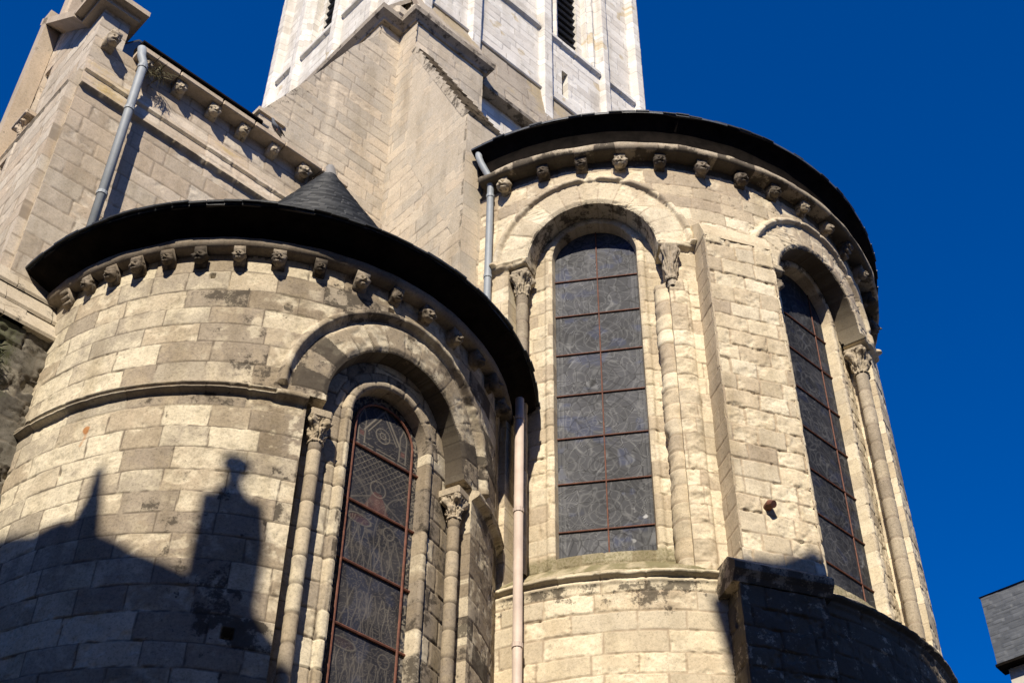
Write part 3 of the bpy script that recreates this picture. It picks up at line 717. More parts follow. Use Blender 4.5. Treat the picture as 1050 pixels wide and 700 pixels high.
parts = [panel(m_cyl(cL, RL, AL), np.arange(sL(226), sL(52), fine), np.concatenate([np.arange(-Z0, 5.0, .09), np.arange(5.0, 11.66, fine)]), hole=holeL, thick=.25, ch=.275, wr=(.38, .75), seed=61, feat=featL, tone=toneL, soot=soot_shadeL, moss=lambda s, z: (.75 * np.exp(-((s + 3.44 + .012 * np.sin(z * 17)) / (.028 + .03 * (9.2 - z))) ** 2) * sst(8.7, 9.15, z) * (z < 9.22) + .8 * np.exp(-(np.hypot(s + 3.44, z - 9.2) / .05) ** 4)) * (.35 + .9 * fbm(s * 16, z * 9, 515, 3)),
   arches=[(0, HL['zs'], .97, 1.36, 15, .003, .36, .07)], rough=.0052, blk=.0018, spall=.5, jw=.008, jd=.0045, pale=paleL, warp=.010)]
def holeLG(s, z): return arch_sdf(s, z, 0, HL['gh'], HL['gzs'], HL['gzb'])
def featLI(s, z):
    rr = np.where(z > HL['gzs'], np.hypot(s, z - HL['gzs']), np.abs(s))
    return .035 * np.exp(-(((rr - HL['gh'] - .05) / .045) ** 4)) - .02 * np.exp(-((rr - HL['gh'] - .115) / .012) ** 2), (rr < HL['gh'] + .1) * 1.
parts.append(panel(m_cyl(cL, RL - .25, AL), np.arange(-1.3, 1.31, fine), np.arange(5.0, 11.1, fine), hole=holeLG, thick=.22, ch=.30, wr=(.24, .42), seed=66,
   arches=[(0, HL['gzs'], .525, .74, 9, .0, .6, .15)], feat=featLI, tone=lambda a, b, s, z: .15 - .15 * (s > 0), soot=lambda s, z, a, b: .4 * (b > .75) * (s > -.6), rough=.004, blk=.003, spall=.35))
wall('wall', parts, MS['brown'], apse_L)
P, F = ring(cL, [(2.96, 11.56), (3.13, 11.56), (3.175, 11.60), (3.18, 11.68), (3.14, 11.70), (2.96, 11.72)], 234, 50, 400, jit=.03, seed=21)
a = at_zero(P, .35); ang = np.tile(np.arange(400), 6); a['r1'] = np.random.RandomState(33).rand(40)[(ang // 13) % 40] * .6; a['joint'] = ((ang % 13) == 0) * 1.0
mesh_np('cornice', P, F, MS['carved'], apse_L, a)
rs = np.random.RandomState(17)
for az in [219.4, 212.8, 206.2, 199.9, 193.0, 186.0, 178.0, 169.9, 161.3, 152.2, 143.8, 135.5, 126.5, 118, 109.5, 101]:
    n = (math.sin(R_(az)), math.cos(R_(az))); p = cL + np.array(n) * 3.01
    o = corbel((p[0], p[1], 11.57 + Z0), n, apse_L, MS['carved'], rs, wdt=rs.uniform(.135, .17), hgt=rs.uniform(.18, .25), dep=rs.uniform(.12, .155)); set_const(o, rs.rand(), rs.choice([.25, .4, .6]))
eL, rL = eave(cL, [(3.12, 11.705), (3.09, 11.73), (3.09, 11.76), (3.43, 11.87), (3.462, 11.885), (3.468, 11.91)], [(3.465, 11.905), (3.47, 11.935), (3.42, 11.99), (2.9, 12.25)], 236, 47, apse_L, seed=31)
slate_edge(cL, 3.492, 11.94, .4, 234, 50, 9, rL)
# the slate cone
apx = np.array(loc(-5.60, .72, 16.75))
n_th, n_t = 460, 420
th = np.radians(np.linspace(240, 240 - 360, n_th))[None]; t = np.linspace(0, 1, n_t)[:, None]
bx = apx[0] + 2.8 * np.sin(th); by = apx[1] + 2.8 * np.cos(th)
rowk = np.floor(t * 58); fr = t * 58 - rowk
tt = t + .025 * np.sin(np.pi * t) * 0
rad = (1 - t) - .06 * np.sin(np.pi * np.clip(t, 0, 1)) * .5
rs = np.random.RandomState(5); off = rs.rand(70)
wdt = .13 / (2.8 * np.maximum(.06, 1 - rowk / 58)); bi = np.floor((-th + off[rowk.astype(int)] * 9) / wdt)
hsh = np.sin(bi * 12.9898 + rowk * 78.233) * 43758.5453; hsh = hsh - np.floor(hsh)
lift = .016 * (1 - fr) + .010 * hsh
X = apx[0] + (bx - apx[0]) * (rad + lift * .3); Y = apx[1] + (by - apx[1]) * (rad + lift * .3); Zc = (12.0 + Z0) + (apx[2] - 12.0 - Z0) * t + lift * .9
P = np.stack([X, Y, Zc + 0 * X], -1).reshape(-1, 3)
ms, n_, p_ = nmat('cone_slates'); r1 = attr(n_, 'r1')
n_.links.new(ramp(n_, r1, [(0, (.016, .018, .021)), (.6, (.03, .033, .037)), (1, (.06, .062, .065))]), p_.inputs['Base Color']); p_.inputs['Roughness'].default_value = .6; p_.inputs['Specular IOR Level'].default_value = .25
mesh_np('slate_cone', P, grid_faces(n_t, n_th, False), ms, rL, {'r1': hsh.reshape(-1) + 0 * X.reshape(-1)}, smooth=False)
m = MB(); av = Vector(apx); m.tube([av + Vector((0, 0, -.42)), av + Vector((0, 0, -.2)), av + Vector((0, 0, .0)), av + Vector((0, 0, .07)), av + Vector((0, 0, .1))], [.20, .13, .085, .06, .02], 18)
m.build('lead_cap', M_LEAD, rL, smooth=True)
column(cL, RL, AL, -1.0, 5.3, 9.14, .29, .07, MS['brown'], apse_L, 301, depth=.12, r1=.5, abh=.12, abw=.12)
column(cL, RL, AL, 1.0, 5.3, 9.14, .29, .07, MS['brown'], apse_L, 303, depth=.12, r1=.7, abh=.12, abw=.12)
# stained glass --------------------------------------------------------
barsL = [5.95, 6.62, 7.36, 8.10, 8.84, 9.58]
def seg(s, z, a, b):
    ax, az_ = a; bx_, bz = b; dx, dz = bx_ - ax, bz - az_; L2 = dx * dx + dz * dz
    t = np.clip(((s - ax) * dx + (z - az_) * dz) / L2, 0, 1); return np.hypot(s - ax - t * dx, z - az_ - t * dz)
def colL(s, z):
    sd = 500; w1 = fbm(s * 4, z * 4, sd, 3) - .5
    base = np.array([.022, .022, .027])[None, None] * (.6 + .9 * fbm(s * 2, z * 2, sd + 1, 3))[..., None]
    ln = np.zeros(s.shape); red = np.zeros(s.shape); blue = np.zeros(s.shape); hw = HL['gh']
    L = lambda d, w=.007: np.exp(-(d / w) ** 2)
    arch = np.where(z > HL['gzs'], np.hypot(s, z - HL['gzs']), np.abs(s)); ins = hw - arch
    border = ins < .105
    ln = np.maximum(ln, .8 * border * sst(.5, .62, vn(s * 46, z * 46, sd + 2)))       # beaded pale border
    # top light: gabled shrine with rose and two turrets
    zt = 9.72
    for sg in (-1, 1):
        ln = np.maximum(ln, L(seg(s, z, (0, zt + .52), (sg * .25, zt + .12)), .012)); ln = np.maximum(ln, L(seg(s, z, (0, zt + .44), (sg * .2, zt + .12)), .007))
        for x in (.24, .33): ln = np.maximum(ln, .8 * L(seg(s, z, (sg * x, zt - .06), (sg * x, zt + .27)), .008))
        ln = np.maximum(ln, .8 * L(seg(s, z, (sg * .24, zt + .27), (sg * .285, zt + .40)), .008)); ln = np.maximum(ln, .8 * L(seg(s, z, (sg * .33, zt + .27), (sg * .285, zt + .40)), .008))
        for y in (.02, .1, .18): ln = np.maximum(ln, .5 * L(seg(s, z, (sg * .24, zt + y), (sg * .33, zt + y)), .006))
        red = np.maximum(red, .5 * (np.abs(np.abs(s) - .285) < .03) * (np.abs(z - zt - .06) < .03))
    rr = np.hypot(s, z - zt - .16); ln = np.maximum(ln, .8 * np.maximum(L(rr - .095), L(rr - .04)) + .5 * (rr < .095) * L(np.sin(np.arctan2(z - zt - .16, s) * 3) * rr, .008))
    for y in (-.1, -.06): ln = np.maximum(ln, .6 * L(z - zt - y, .007) * (np.abs(s) < .38) * (vn(s * 30, z * 3, 9) > .3))
    def band(z0, z1): return (z > z0) & (z < z1)
    # second light: lattice and a haloed figure in red
    b = band(8.86, 9.57)
    lat = np.maximum(L(np.abs(((s + z) * 12) % 1 - .5) / 12, .005), L(np.abs(((s - z) * 12) % 1 - .5) / 12, .005)); ln = np.maximum(ln, .75 * lat * b * sst(.08, .18, np.hypot(s, z - 9.08)) * sst(.3, .6, fbm(s * 3, z * 3, sd + 8, 2) + .15))
    h = np.hypot(s, z - 9.15); ln = np.maximum(ln, .7 * L(h - .10, .008) * b); red = np.maximum(red, (np.abs(s) < .05 + .5 * (9.10 - z)) * (z < 9.10) * b * .38 * (.5 + fbm(s * 14, z * 14, 33, 2))); ln = np.maximum(ln, .35 * L(np.hypot(s * 1.2, z - 9.15) - .04, .008))
    for sg in (-1, 1): ln = np.maximum(ln, .6 * L(seg(s, z, (sg * .10, 9.02), (sg * .36, 8.88)), .008) * b); ln = np.maximum(ln, .5 * L(np.hypot(s - sg * .42, z - 8.9) - .3, .008) * b * (np.abs(s) < .38))
    # standing figures below
    for (zb, cs) in ((8.12, ((-.2, .25), (.19, .2))), (7.38, ((-.10, -1), (.14, -1))), (6.64, ((-.24, .15), (.05, -1), (.26, .2)))):
        b = band(zb, zb + .7)
        for (cx, hh) in cs:
            e = np.hypot((s - cx) / (.15 if cx < 0 else .07), (z - zb - .55) / (.06 if cx < 0 else .075)); ln = np.maximum(ln, .5 * L((e - 1) * .08, .008) * b * (hh > 0)); red = np.maximum(red, .45 * (e < .85) * b * (cx < 0) * (hh > 0) * (.2 + .6 * (zb > 8)) * fbm(s * 9, z * 9, sd + 50, 2))
            for q in (-.13, -.09, -.035, .02, .06, .12): ln = np.maximum(ln, .5 * L(np.abs(s - cx - q * (1 + 1.1 * (zb + .5 - z)) + .02 * np.sin(z * 14 + q * 60)), .006) * b * (z < zb + .48))
        ln = np.maximum(ln, .4 * L(s - .02 + .02 * np.sin(z * 9), .006) * b)
        blue = np.maximum(blue, .5 * b * sst(.5, .65, fbm(s * 5, z * 4, sd + 15, 2)))
    b = z < 6.6
    for cx in (-.26, 0, .26):
        for cz in (5.7, 6.0, 6.3): ln = np.maximum(ln, .5 * L(np.abs(np.hypot(s - cx, z - cz) - .12), .008) * b)
    ln = np.maximum(ln, .38 * L(np.abs(fbm(s * 6, z * 6, sd + 30, 2) * 9 % 1 - .5), .07) * (~border))
    ln = np.maximum(ln, .3 * L(np.abs(fbm(s * 4 + 9, z * 9, sd + 33, 2) * 8 % 1 - .5), .06) * (~border) * (z < 8.86))
    dust = .16 * sst(.5, .75, fbm(s * 3 + 4, z * 3, sd + 40, 4)) + .05
    c = base + blue[..., None] * np.array([.008, .014, .035]) + red[..., None] * np.array([.13, .035, .018])
    l = (np.clip(ln, 0, 1) * .7 * (.45 + .9 * fbm(s * 3, z * 3, 777, 3)))[..., None]
    c = c * (1 - l) + np.array([.30, .26, .20]) * l + dust[..., None] * np.array([.13, .115, .095])
    return c
gn = (math.sin(R_(AL)), math.cos(R_(AL))); mp = m_plane((*(cL + np.array(gn) * (RL - .42)), Z0), (-gn[1], gn[0]), (*gn, 0))
wl = pane_grid(mp, HL['gh'], HL['gzs'], 5.3, .0095, colL, 'window', M_GLL, apse_L)
bars(wl, mp, HL['gh'], HL['gzs'], barsL, [], 5.4, .016, M_RUST)
m = MB(); q = .395; pts = [(-q, 5.4), (-q, 7.5), (-q, 9.80)] + [(-q * math.cos(t), 9.86 + q * math.sin(t)) for t in np.linspace(.1, math.pi - .1, 15)] + [(q, 9.80), (q, 7.5), (q, 5.4)]
m.tube([Vector(mp(np.array(a), np.array(b), np.array(.025)).tolist()) for a, b in pts], .014, 6); m.build('window_frame', M_RUST, wl)

# ================================================================== TRANSEPT
tr = thing('transept', 'pale transept gable and side wall at upper left with carved heads under its gutter', 'church wing', loc(-9.5, .91, -Z0))
UC = -9.53
def featT(s, z):
    d = np.where(z > 16.0, 0, np.where(z > 15.69, .095 - .075 * (z - 15.69) / .31, np.where(z > 15.38, .125 - .075 * (z - 15.38) / .31, .05)))
    return d, (z > 15.38) & (z < 16.0)
def mossT(s, z): return .42 * ((z > 15.4) & (z < 16.02)) * sst(.42, .62, fbm(s * 1.2, z * 3, 404, 3)) + .2 * sst(.55, .7, fbm(s * 1.1, z * 1.1, 405, 3))
def sootT(s, z, a, b): return .45 * np.exp(-((s + 8.75) / .2) ** 2) * (z < 15.3) * fbm(s * 2, z, 3, 2) + .12 * sst(.5, .7, fbm(s, z * .8, 406, 3))
f2 = .018
tp = [panel(m_A(.91), np.arange(UC, -3.4, f2), np.arange(10.0, 16.6, f2), thick=.05, ch=.30, wr=(.45, .8), seed=71, feat=featT, moss=mossT, soot=sootT, jd=.005, rough=.004, blk=.002, spall=.25)]
# the pier at the corner rises past the eave
tp.append(panel(m_A(.905), np.arange(UC, -9.11, f2), np.arange(16.55, 17.22, f2), thick=.35, ch=.30, wr=(.3, .5), seed=72, jd=.005, rough=.004, blk=.002, spall=.3))
top_rake = lambda s, z: z - np.where(s > -1.33, 17.20, 17.20 + (-s - 1.33) * .97)
tp.append(panel(m_B(UC), np.arange(-3.02, -.91 + .001, f2 * .9995), np.arange(10.0, 19.1, f2), clip=lambda s, z: top_rake(s, z), thick=.4, ch=.30, wr=(.4, .7), seed=73,
    feat=lambda s, z: (.12 * ((z < 15.4)) + np.where((z > 15.40) & (z < 15.75), .15 - .3 * (z - 15.4), 0) - .22 * ((np.abs(s + 2.62) < .11) & (z > 15.9) & (z < 17.45)) - .22 * ((np.abs(s + 2.62) < .11) & (z < 15.2)), None), jd=.005, rough=.004, blk=.002, spall=.3, tone=lambda a, b, s, z: .1, soot=lambda s, z, a, b: .25 * sst(.5, .7, fbm(s * 1.5, z * .6, 415, 3)) + .35 * sst(-2.8, -2.95, s)))
wall('wall', tp, MS['trans'], tr)
def Lv(u, w, h): return Vector(loc(u, w, h))
u3 = Vector((*U, 0)); w3 = Vector((*Wd, 0)); z3 = Vector((0, 0, 1))
m = MB()      # coping cap with mitred underside at the corner, then up the rake
m.prism([Lv(UC - .26, .66, 17.30), Lv(-8.98, .66, 17.30), Lv(-8.98, 1.40, 17.30), Lv(UC - .26, 1.40, 17.30)], (0, 0, .10))
m.prism([Lv(UC - .13, .78, 17.21), Lv(-9.05, .78, 17.21), Lv(-9.05, 1.36, 17.21), Lv(UC - .13, 1.36, 17.21)], (0, 0, .09))
m.prism([Lv(UC - .26, 1.36, 17.25), Lv(UC - .26, 1.36, 17.41), Lv(UC - .26, 3.12, 19.10), Lv(UC - .26, 3.12, 18.92)], u3 * .75)
set_const(m.build('coping', MS['trans'], tr), .25, .15)
m = MB()     # broken pinnacle stump on the rake
m.box(Lv(UC - .02, 2.42, 18.95), u3 * .16, w3 * .16, z3 * .6, bev=.03); m.box(Lv(UC - .02, 2.42, 19.9), u3 * .24, w3 * .24, z3 * .06, bev=.03); m.box(Lv(UC - .02, 2.42, 19.6), u3 * .2, w3 * .2, z3 * .04, bev=.02)
set_const(m.build('pinnacle', MS['trans'], tr), .35, .3)
m = MB(); m.prism([Lv(UC - .01, 3.03, 8), Lv(UC - .26, 3.03, 8), Lv(UC - .26, 2.80, 8), Lv(UC - .01, 2.80, 8)], (0, 0, 11.0)); set_const(m.build('pilaster', MS['trans'], tr), .3, .2)
cs = shaft('colonnette', loc(UC - .06, 2.36, 12.0), 3.55, .07, MS['trans'], tr, 411); capital(loc(UC - .06, 2.36, 15.55), .26, .07, (-U[0], -U[1]), MS['trans'], cs, 412)
m = MB(); m.box(Lv(UC - .06, 2.36, 15.87), u3 * .14, w3 * .22, z3 * .055, bev=.02); set_const(m.build('abacus', MS['trans'], cs), .2, .3)
# eave: corbels, slab, gutter
m = MB(); rs = np.random.RandomState(23)
uu = -8.95
while uu < -5.4:
    l = rs.uniform(.5, .8); m.box(Lv(uu + l / 2, .80, 16.62), u3 * (l / 2 - .006), w3 * .13, z3 * (.05 + rs.uniform(-.005, .005)), bev=.012); uu += l
set_const(m.build('cornice', MS['trans'], tr), .4, .1)
m = MB(); m.prism([Lv(-8.95, .92, 16.675), Lv(-8.95, .66, 16.675), Lv(-8.95, .64, 16.70), Lv(-8.95, .66, 16.76), Lv(-8.95, .95, 16.82)], u3 * 2.05); m.build('gutter', M_DARK, tr)
m = MB(); m.prism([Lv(-9.0, .72, 16.75), Lv(-9.0, .72, 16.79), Lv(-9.0, 5.4, 21.0), Lv(-9.0, 5.4, 20.9)], u3 * 2.25); m.build('roof', M_SLATE, tr)
for u_ in [-9.33, -8.77, -8.2, -7.62, -7.1, -6.56, -6.0, -5.45]:
    p = cR + u_ * U + .90 * Wd
    o = corbel((p[0], p[1], 16.58 + Z0 + (0 if u_ > -9.2 else .02)), -Wd, tr, MS['carvedl'], rs, wdt=.18, hgt=rs.uniform(.2, .25), dep=.16 if u_ > -9.2 else .23); set_const(o, rs.rand(), .33)
# lower weathered plinth (left edge of the picture)
pl = [panel(m_A(.67), np.arange(-9.80, -8.3, f2), np.concatenate([np.arange(-Z0, 7.5, .1), np.arange(7.5, 10.93, f2)]), thick=.05, ch=.33, wr=(.4, .8), seed=81, rough=.02, blk=.012, spall=.7, jd=.02,
     moss=lambda s, z: .5 * sst(-9.0, -9.3, s + .35 * (fbm(s * 3, z * 3, 7, 3) - .5)) * sst(8.9, 10.3, z), soot=lambda s, z, a, b: .35 + 0 * s)]
pl.append(panel(m_B(-9.80), np.arange(-3.0, -.669, f2), np.concatenate([np.arange(-Z0, 7.5, .1), np.arange(7.5, 10.93, f2)]), thick=.05, ch=.33, wr=(.4, .8), seed=82, rough=.015, blk=.01, spall=.6))
wall('plinth', pl, MS['rubble'], tr)
m = MB()
for k in range(3):
    t0, t1 = k / 3, (k + 1) / 3; lip = .035
    a0, a1 = .64 + .25 * t0 - (lip if k == 0 else .012), .64 + .25 * t1; h0, h1 = 10.92 + .93 * t0, 10.92 + .93 * t1
    ul0, ul1 = -9.84 + .28 * t0, -9.84 + .28 * t1
    xs = [ul0, -9.35 + rs.uniform(-.2, .2), -8.75 + rs.uniform(-.2, .1), -8.2]
    for i in range(3):
        g_ = .006
        m.prism([Lv(xs[i] + g_, a0, h0), Lv(xs[i] + g_, a0 - .012, h0 + .04), Lv(xs[i] + g_, a1, h1 - .01), Lv(xs[i] + g_, 1.0, h1 - .01), Lv(xs[i] + g_, 1.0, h0)], u3 * (xs[i + 1] - xs[i] - 2 * g_))
    m.prism([Lv(ul0 - .02, a0, h0), Lv(ul0 - .03, a0, h0 + .04), Lv(ul1, a0 + .1, h1 - .01), Lv(ul1 + .5, a0 + .1, h1 - .01), Lv(ul1 + .5, a0, h0)], w3 * 2.2)
set_const(m.build('weathering', MS['pier'], tr), .2, .25)

# ================================================================== BIG RAKING BUTTRESS
pb = thing('raking_buttress', 'big smooth grey stone buttress with a sloping top between the two apses and the tower', 'buttress', loc(-4.25, .5, -Z0))
top_pts = np.array([(-6.69, 17.70), (-6.666, 17.79), (-5.967, 19.22), (-5.566, 20.11), (-5.19, 20.95), (-4.741, 21.71), (-4.70, 21.78), (-4.699, 22.15), (-4.0, 22.15)])
def topf(s): return np.interp(s, top_pts[:, 0], top_pts[:, 1]) + .04 * (fbm(s * 7, s * 0 + 3, 611, 3) - .5)
sootP = lambda s, z, a, b: .12 * sst(-5.2, -5.7, s) * (.5 + fbm(s * 2, z, 9, 3)) + .16 * sst(.42, .7, fbm(s * .9 + z * .3, z * .45, 612, 4)) + .3 * sst(.9, .1, topf(s) - z) * fbm(s * 2, z * 2, 613, 3)
def featP(s, z):
    e = -5.44
    return .03 * sst(e - .09, e + .06, s), None
pp = [panel(m_A(1.24), np.arange(-6.69, -4.20, f2), np.arange(11.0, 22.3, f2), clip=lambda s, z: z - topf(s), thick=1.1, ch=.245, wr=(.4, .7), seed=91, feat=featP, soot=sootP, rough=.004, blk=.0025, spall=.15, jw=.008, jd=.006)]
# flank face running forward to the toe, top following the slope
def clipB(s, z):   # s=-w
    w = -s; return z - np.where(w > .70, 22.15, 21.28 - (.70 - w) * (21.28 - 17.86) / 1.575)
pp.append(panel(m_B(-4.25), np.arange(-1.24, .88, f2 * .997), np.arange(9.0, 22.3, f2), clip=clipB, thick=.3, ch=.245, wr=(.4, .7), seed=93, rough=.004, blk=.0025, spall=.15, jw=.008, jd=.006,
      tone=lambda a, b, s, z: .12, soot=lambda s, z, a, b: .20 * sst(.45, .7, fbm((s + z * .8) * .7, (z - s * .8) * 2.2, 614, 4))))
pp.append(panel(m_A(-.87), np.arange(-4.25, -3.3, f2), np.arange(9.0, 17.86, f2), thick=.05, ch=.245, wr=(.4, .7), seed=94, rough=.004, blk=.0025, spall=.15, jw=.008, jd=.006))
wall('wall', pp, MS['pier'], pb)
m = MB()   # stepped slabs of the sloping top
T = Lv(-4.25, .70, 21.30); F1 = Lv(-4.25, -.875, 17.87); F2 = Lv(-3.5, -.875, 17.90); nst = 15
sn = Vector((-3.43, 1.575)).normalized()            # slope normal in (w, h): out and up
for k in range(nst):
    t0, t1 = k / nst, (k + 1) / nst
    a0, b0 = .70 - 1.575 * t0, 21.30 - 3.43 * t0; a1, b1 = .70 - 1.575 * t1, 21.30 - 3.43 * t1
    prf = [(a0 + sn.x * .012, b0 + sn.y * .012), (a1 + sn.x * .05, b1 + sn.y * .05), (a1 + sn.x * .0, b1 + sn.y * .0), (a1 + .12, b1), (a0 + .12, b0)]
    m.prism([Lv(-4.25 - .006, a, b) for a, b in prf], u3 * (.30 + .48 * t1 + rs.uniform(-.015, .015)))
set_const(m.build('stepped_slabs', MS['pier'], pb), .1, .38)
m = MB(); m.prism([Lv(-4.24, .70, 21.2), Lv(-4.24, -.86, 17.8), Lv(-4.24, -.86, 9), Lv(-4.24, .70, 9)], u3 * .3); m.prism([T - z3 * .12, F1 - z3 * .12, F2 - z3 * .12], (0, 0, -3)); set_const(m.build('core', MS['pier'], pb), .2)
m = MB(); m.prism([Lv(-6.69, 1.25, 10), Lv(-6.69, 1.25, 17.66), Lv(-6.69, 2.6, 17.66), Lv(-6.69, 2.6, 10)], u3 * .3)
m.prism([Lv(-6.74, 1.2, 17.70), Lv(-6.74, 2.3, 17.72), Lv(-6.74, 2.3, 17.80), Lv(-6.74, 1.2, 17.78)], u3 * .5); set_const(m.build('end_wall', MS['pier'], pb), .7)

# ================================================================== TOWER
tw = thing('bell_tower', 'square white stone bell tower with louvred openings rising behind the apses', 'tower', loc(-.8, 3.8, -Z0))
WA, UB = 1.10, -4.0; UEND, WEND = 2.45, 6.45
f3 = .02
pilA = [(-4.0, -3.72), (-2.76, -2.47), (-.77, -.475), (1.077, 1.31), (2.2, 2.47)]
pilB = [(1.08, 1.38), (2.55, 2.8), (3.80, 4.08), (5.28, 5.52), (6.2, 6.47)]
bayA = .30; bayB = 4.68
def tfeat(pils, sign, bay):
    def f(s, z):
        q = s * sign; d = np.zeros(s.shape); m = np.zeros(s.shape)
        for a, b in pils:
            e = np.minimum(q - a, b - q); bump = sst(0, .03, e) * .13
            d = np.maximum(d, bump); m = np.maximum(m, e > 0)
        st = (np.abs(z - 25.9) < .075) & (m < .5); d = np.where(st, .075, d)
        top = (z > 25.97) & (m < .5); d = np.where(top, d - .05, d)
        # inner thin shafts flanking the belfry opening
        for o in (-.58, .58):
            e = .05 - np.abs(q - bay - o); d = np.where((e > 0) & (z > 26.0), np.maximum(d, .05 * np.sqrt(np.clip(e / .05, 0, 1))), d)
        return d, None
    return f
def towerface(mp, S, pils, sign, bay, seed, slit):
    ps = []
    Z = np.concatenate([np.arange(20.4, 31.5, f3), np.arange(31.6, 40, .15)])
    h1 = lambda s, z: np.minimum(rect_sdf(s * sign, z, bay - .46, bay + .46, 26.02, 36), rect_sdf(s * sign, z, slit - .09, slit + .09, 24.1, 24.98) if slit is not None else 9.)
    ps.append(panel(mp, S, Z, hole=h1, thick=.2, ch=.215, wr=(.4, .7), seed=seed, feat=tfeat(pils, sign, bay), rough=.003, blk=.0025, spall=.08, jw=.007, jd=.005,
         tone=lambda a, b, s, z: .05, soot=lambda s, z, a, b: .12 * sst(.5, .7, fbm(s * 1.6, z * .35, 700, 3)), moss=lambda s, z: .5 * sst(.72, .8, fbm(s * 2, z * 2, 701 + seed, 3))))
    return ps
inn = lambda mp, dd: (lambda s, z, d: mp(s, z, d - dd))
tpn = towerface(m_A(WA), np.arange(UB, UEND + .02, f3), pilA, 1, bayA, 101, -.02)
S3 = np.arange(bayA - .5, bayA + .51, f3)
tpn.append(panel(inn(m_A(WA), .2), S3, np.arange(25.9, 34, f3), hole=lambda s, z: rect_sdf(s, z, bayA - .30, bayA + .30, 26.05, 34), thick=.25, ch=.215, wr=(.3, .5), seed=103, rough=.003, blk=.002, spall=.05, jd=.005))
tpb = towerface(m_B(UB), np.arange(-WEND - .01, -WA + .02, f3), pilB, -1, bayB, 105, None)
S4 = np.arange(-bayB - .5, -bayB + .51, f3)
tpb.append(panel(inn(m_B(UB), .2), S4, np.arange(25.9, 34, f3), hole=lambda s, z: rect_sdf(s, z, -bayB - .30, -bayB + .30, 26.05, 34), thick=.25, ch=.215, wr=(.3, .5), seed=107, rough=.003, blk=.002, spall=.05, jd=.005))
# far faces keep the tower solid from the side
tpb.append(panel(lambda s, z, d: m_A(WEND)(s, z, -d), np.arange(UB, UEND + .1, .25), np.arange(20.4, 40, .4), thick=0, ch=.4, wr=(.5, .9), seed=109, jd=0, rough=0, blk=0, spall=0))
tpb.append(panel(lambda s, z, d: m_B(UEND)(s, z, -d), np.arange(-WEND, -WA + .1, .25), np.arange(17, 40, .4), thick=0, ch=.4, wr=(.5, .9), seed=110, jd=0, rough=0, blk=0, spall=0))
wall('wall', tpn + tpb, MS['white'], tw)
def louvres(fn, ax, inw):
    lv = MB(); lv.box(fn(0, 30, .62), ax * .45, inw * .02, z3 * 4.2); o = lv.build('belfry_opening', M_BLACK, tw)
    for i in range(22):
        m = MB(); h = 26.05 + i * .27; c = fn(0, h, .42)
        m.box(c, ax * .31, (inw * .17 + z3 * .15), (z3 * .02 - inw * .02)); m.build('louvre', M_LOUV, o)
louvres(lambda a, h, d: Lv(bayA + a, WA + d, h), u3, w3)
louvres(lambda a, h, d: Lv(UB + d, bayB + a, h), w3, u3)
m = MB(); m.box(Lv(-.02, WA + .3, 24.5), u3 * .2, w3 * .02, z3 * .6); m.build('slit_recess', M_BLACK, tw)
m = MB(); a_, b_ = Lv(UB - .2, WA - .2, 39.9), Lv(UEND + .2, WEND + .2, 39.9)
m.box((a_ + b_) / 2, u3 * 3.45, w3 * 2.9, z3 * .25); set_const(m.build('parapet', MS['white'], tw), .5)
# angle clasp under the tower with its cornice ---------------------------
cp = [panel(m_A(.75), np.arange(-4.25, -2.59, f2), np.arange(16.5, 22.2, f2), thick=.3, ch=.245, wr=(.4, .7), seed=121, rough=.004, blk=.0025, spall=.12, jw=.008, jd=.006, tone=lambda a, b, s, z: .15, soot=lambda s, z, a, b: .12 * sst(.5, .7, fbm(s, z, 712, 3)))]
cp.append(panel(m_B(-4.70), np.arange(-6.4, -1.239, f2 * 2), np.arange(17.0, 22.2, f2 * 2), thick=.1, ch=.245, wr=(.4, .7), seed=122, rough=.004, blk=.0025, spall=.12, jw=.008, jd=.006))
cp.append(panel(lambda s, z, d: m_B(-2.60)(s, z, -d), np.arange(-1.4, -.74, f2), np.arange(16.5, 22.2, f2), thick=0, ch=.245, wr=(.4, .7), seed=123, rough=.004, blk=.0025, spall=.12))
cp.append(panel(m_A(1.34), np.arange(-2.62, 2.5, f2), np.arange(17.5, 22.4, f2), thick=.05, ch=.245, wr=(.4, .7), seed=124, rough=.004, blk=.0025, spall=.12, jw=.008, jd=.006, tone=lambda a, b, s, z: .3))
wall('lower_wall', cp, MS['pier'], tw)
def cornice_path(path, z, prof, name, mat, r1, soot):
    """sweep (out, up) profile along a mitred plan path of (u,w) with outward to the path's left"""
    m = MB(); n = len(path); nor = []
    for i in range(n):
        def dn(a, b): v = Vector((b[0] - a[0], b[1] - a[1])).normalized(); return Vector((v.y, -v.x))
        if i == 0: q = dn(path[0], path[1])
        elif i == n - 1: q = dn(path[-2], path[-1])
        else:
            a, b = dn(path[i - 1], path[i]), dn(path[i], path[i + 1]); q = (a + b) / (1 + a.dot(b))
        nor.append(q)
    vs = [[m.bm.verts.new(Lv(path[i][0] + nor[i].x * o, path[i][1] + nor[i].y * o, z + h)) for (o, h) in prof] for i in range(n)]
    for i in range(n - 1):
        for j in range(len(prof) - 1): m.bm.faces.new((vs[i][j], vs[i + 1][j], vs[i + 1][j + 1], vs[i][j + 1]))
    m.bm.faces.new(vs[0]); m.bm.faces.new(vs[-1][::-1])
    return set_const(m.build(name, mat, tw), r1, soot)
pth = [(-4.70, 6.4), (-4.70, 1.13), (-4.25, 1.13), (-4.25, .75), (-2.60, .75), (-2.60, 1.3)]
cornice_path(pth, 22.12, [(-.1, 0), (.04, 0), (.06, .05), (.12, .10), (.16, .13), (.17, .26), (.14, .28), (-.1, .33)], 'cornice', MS['band'], .2, .35)
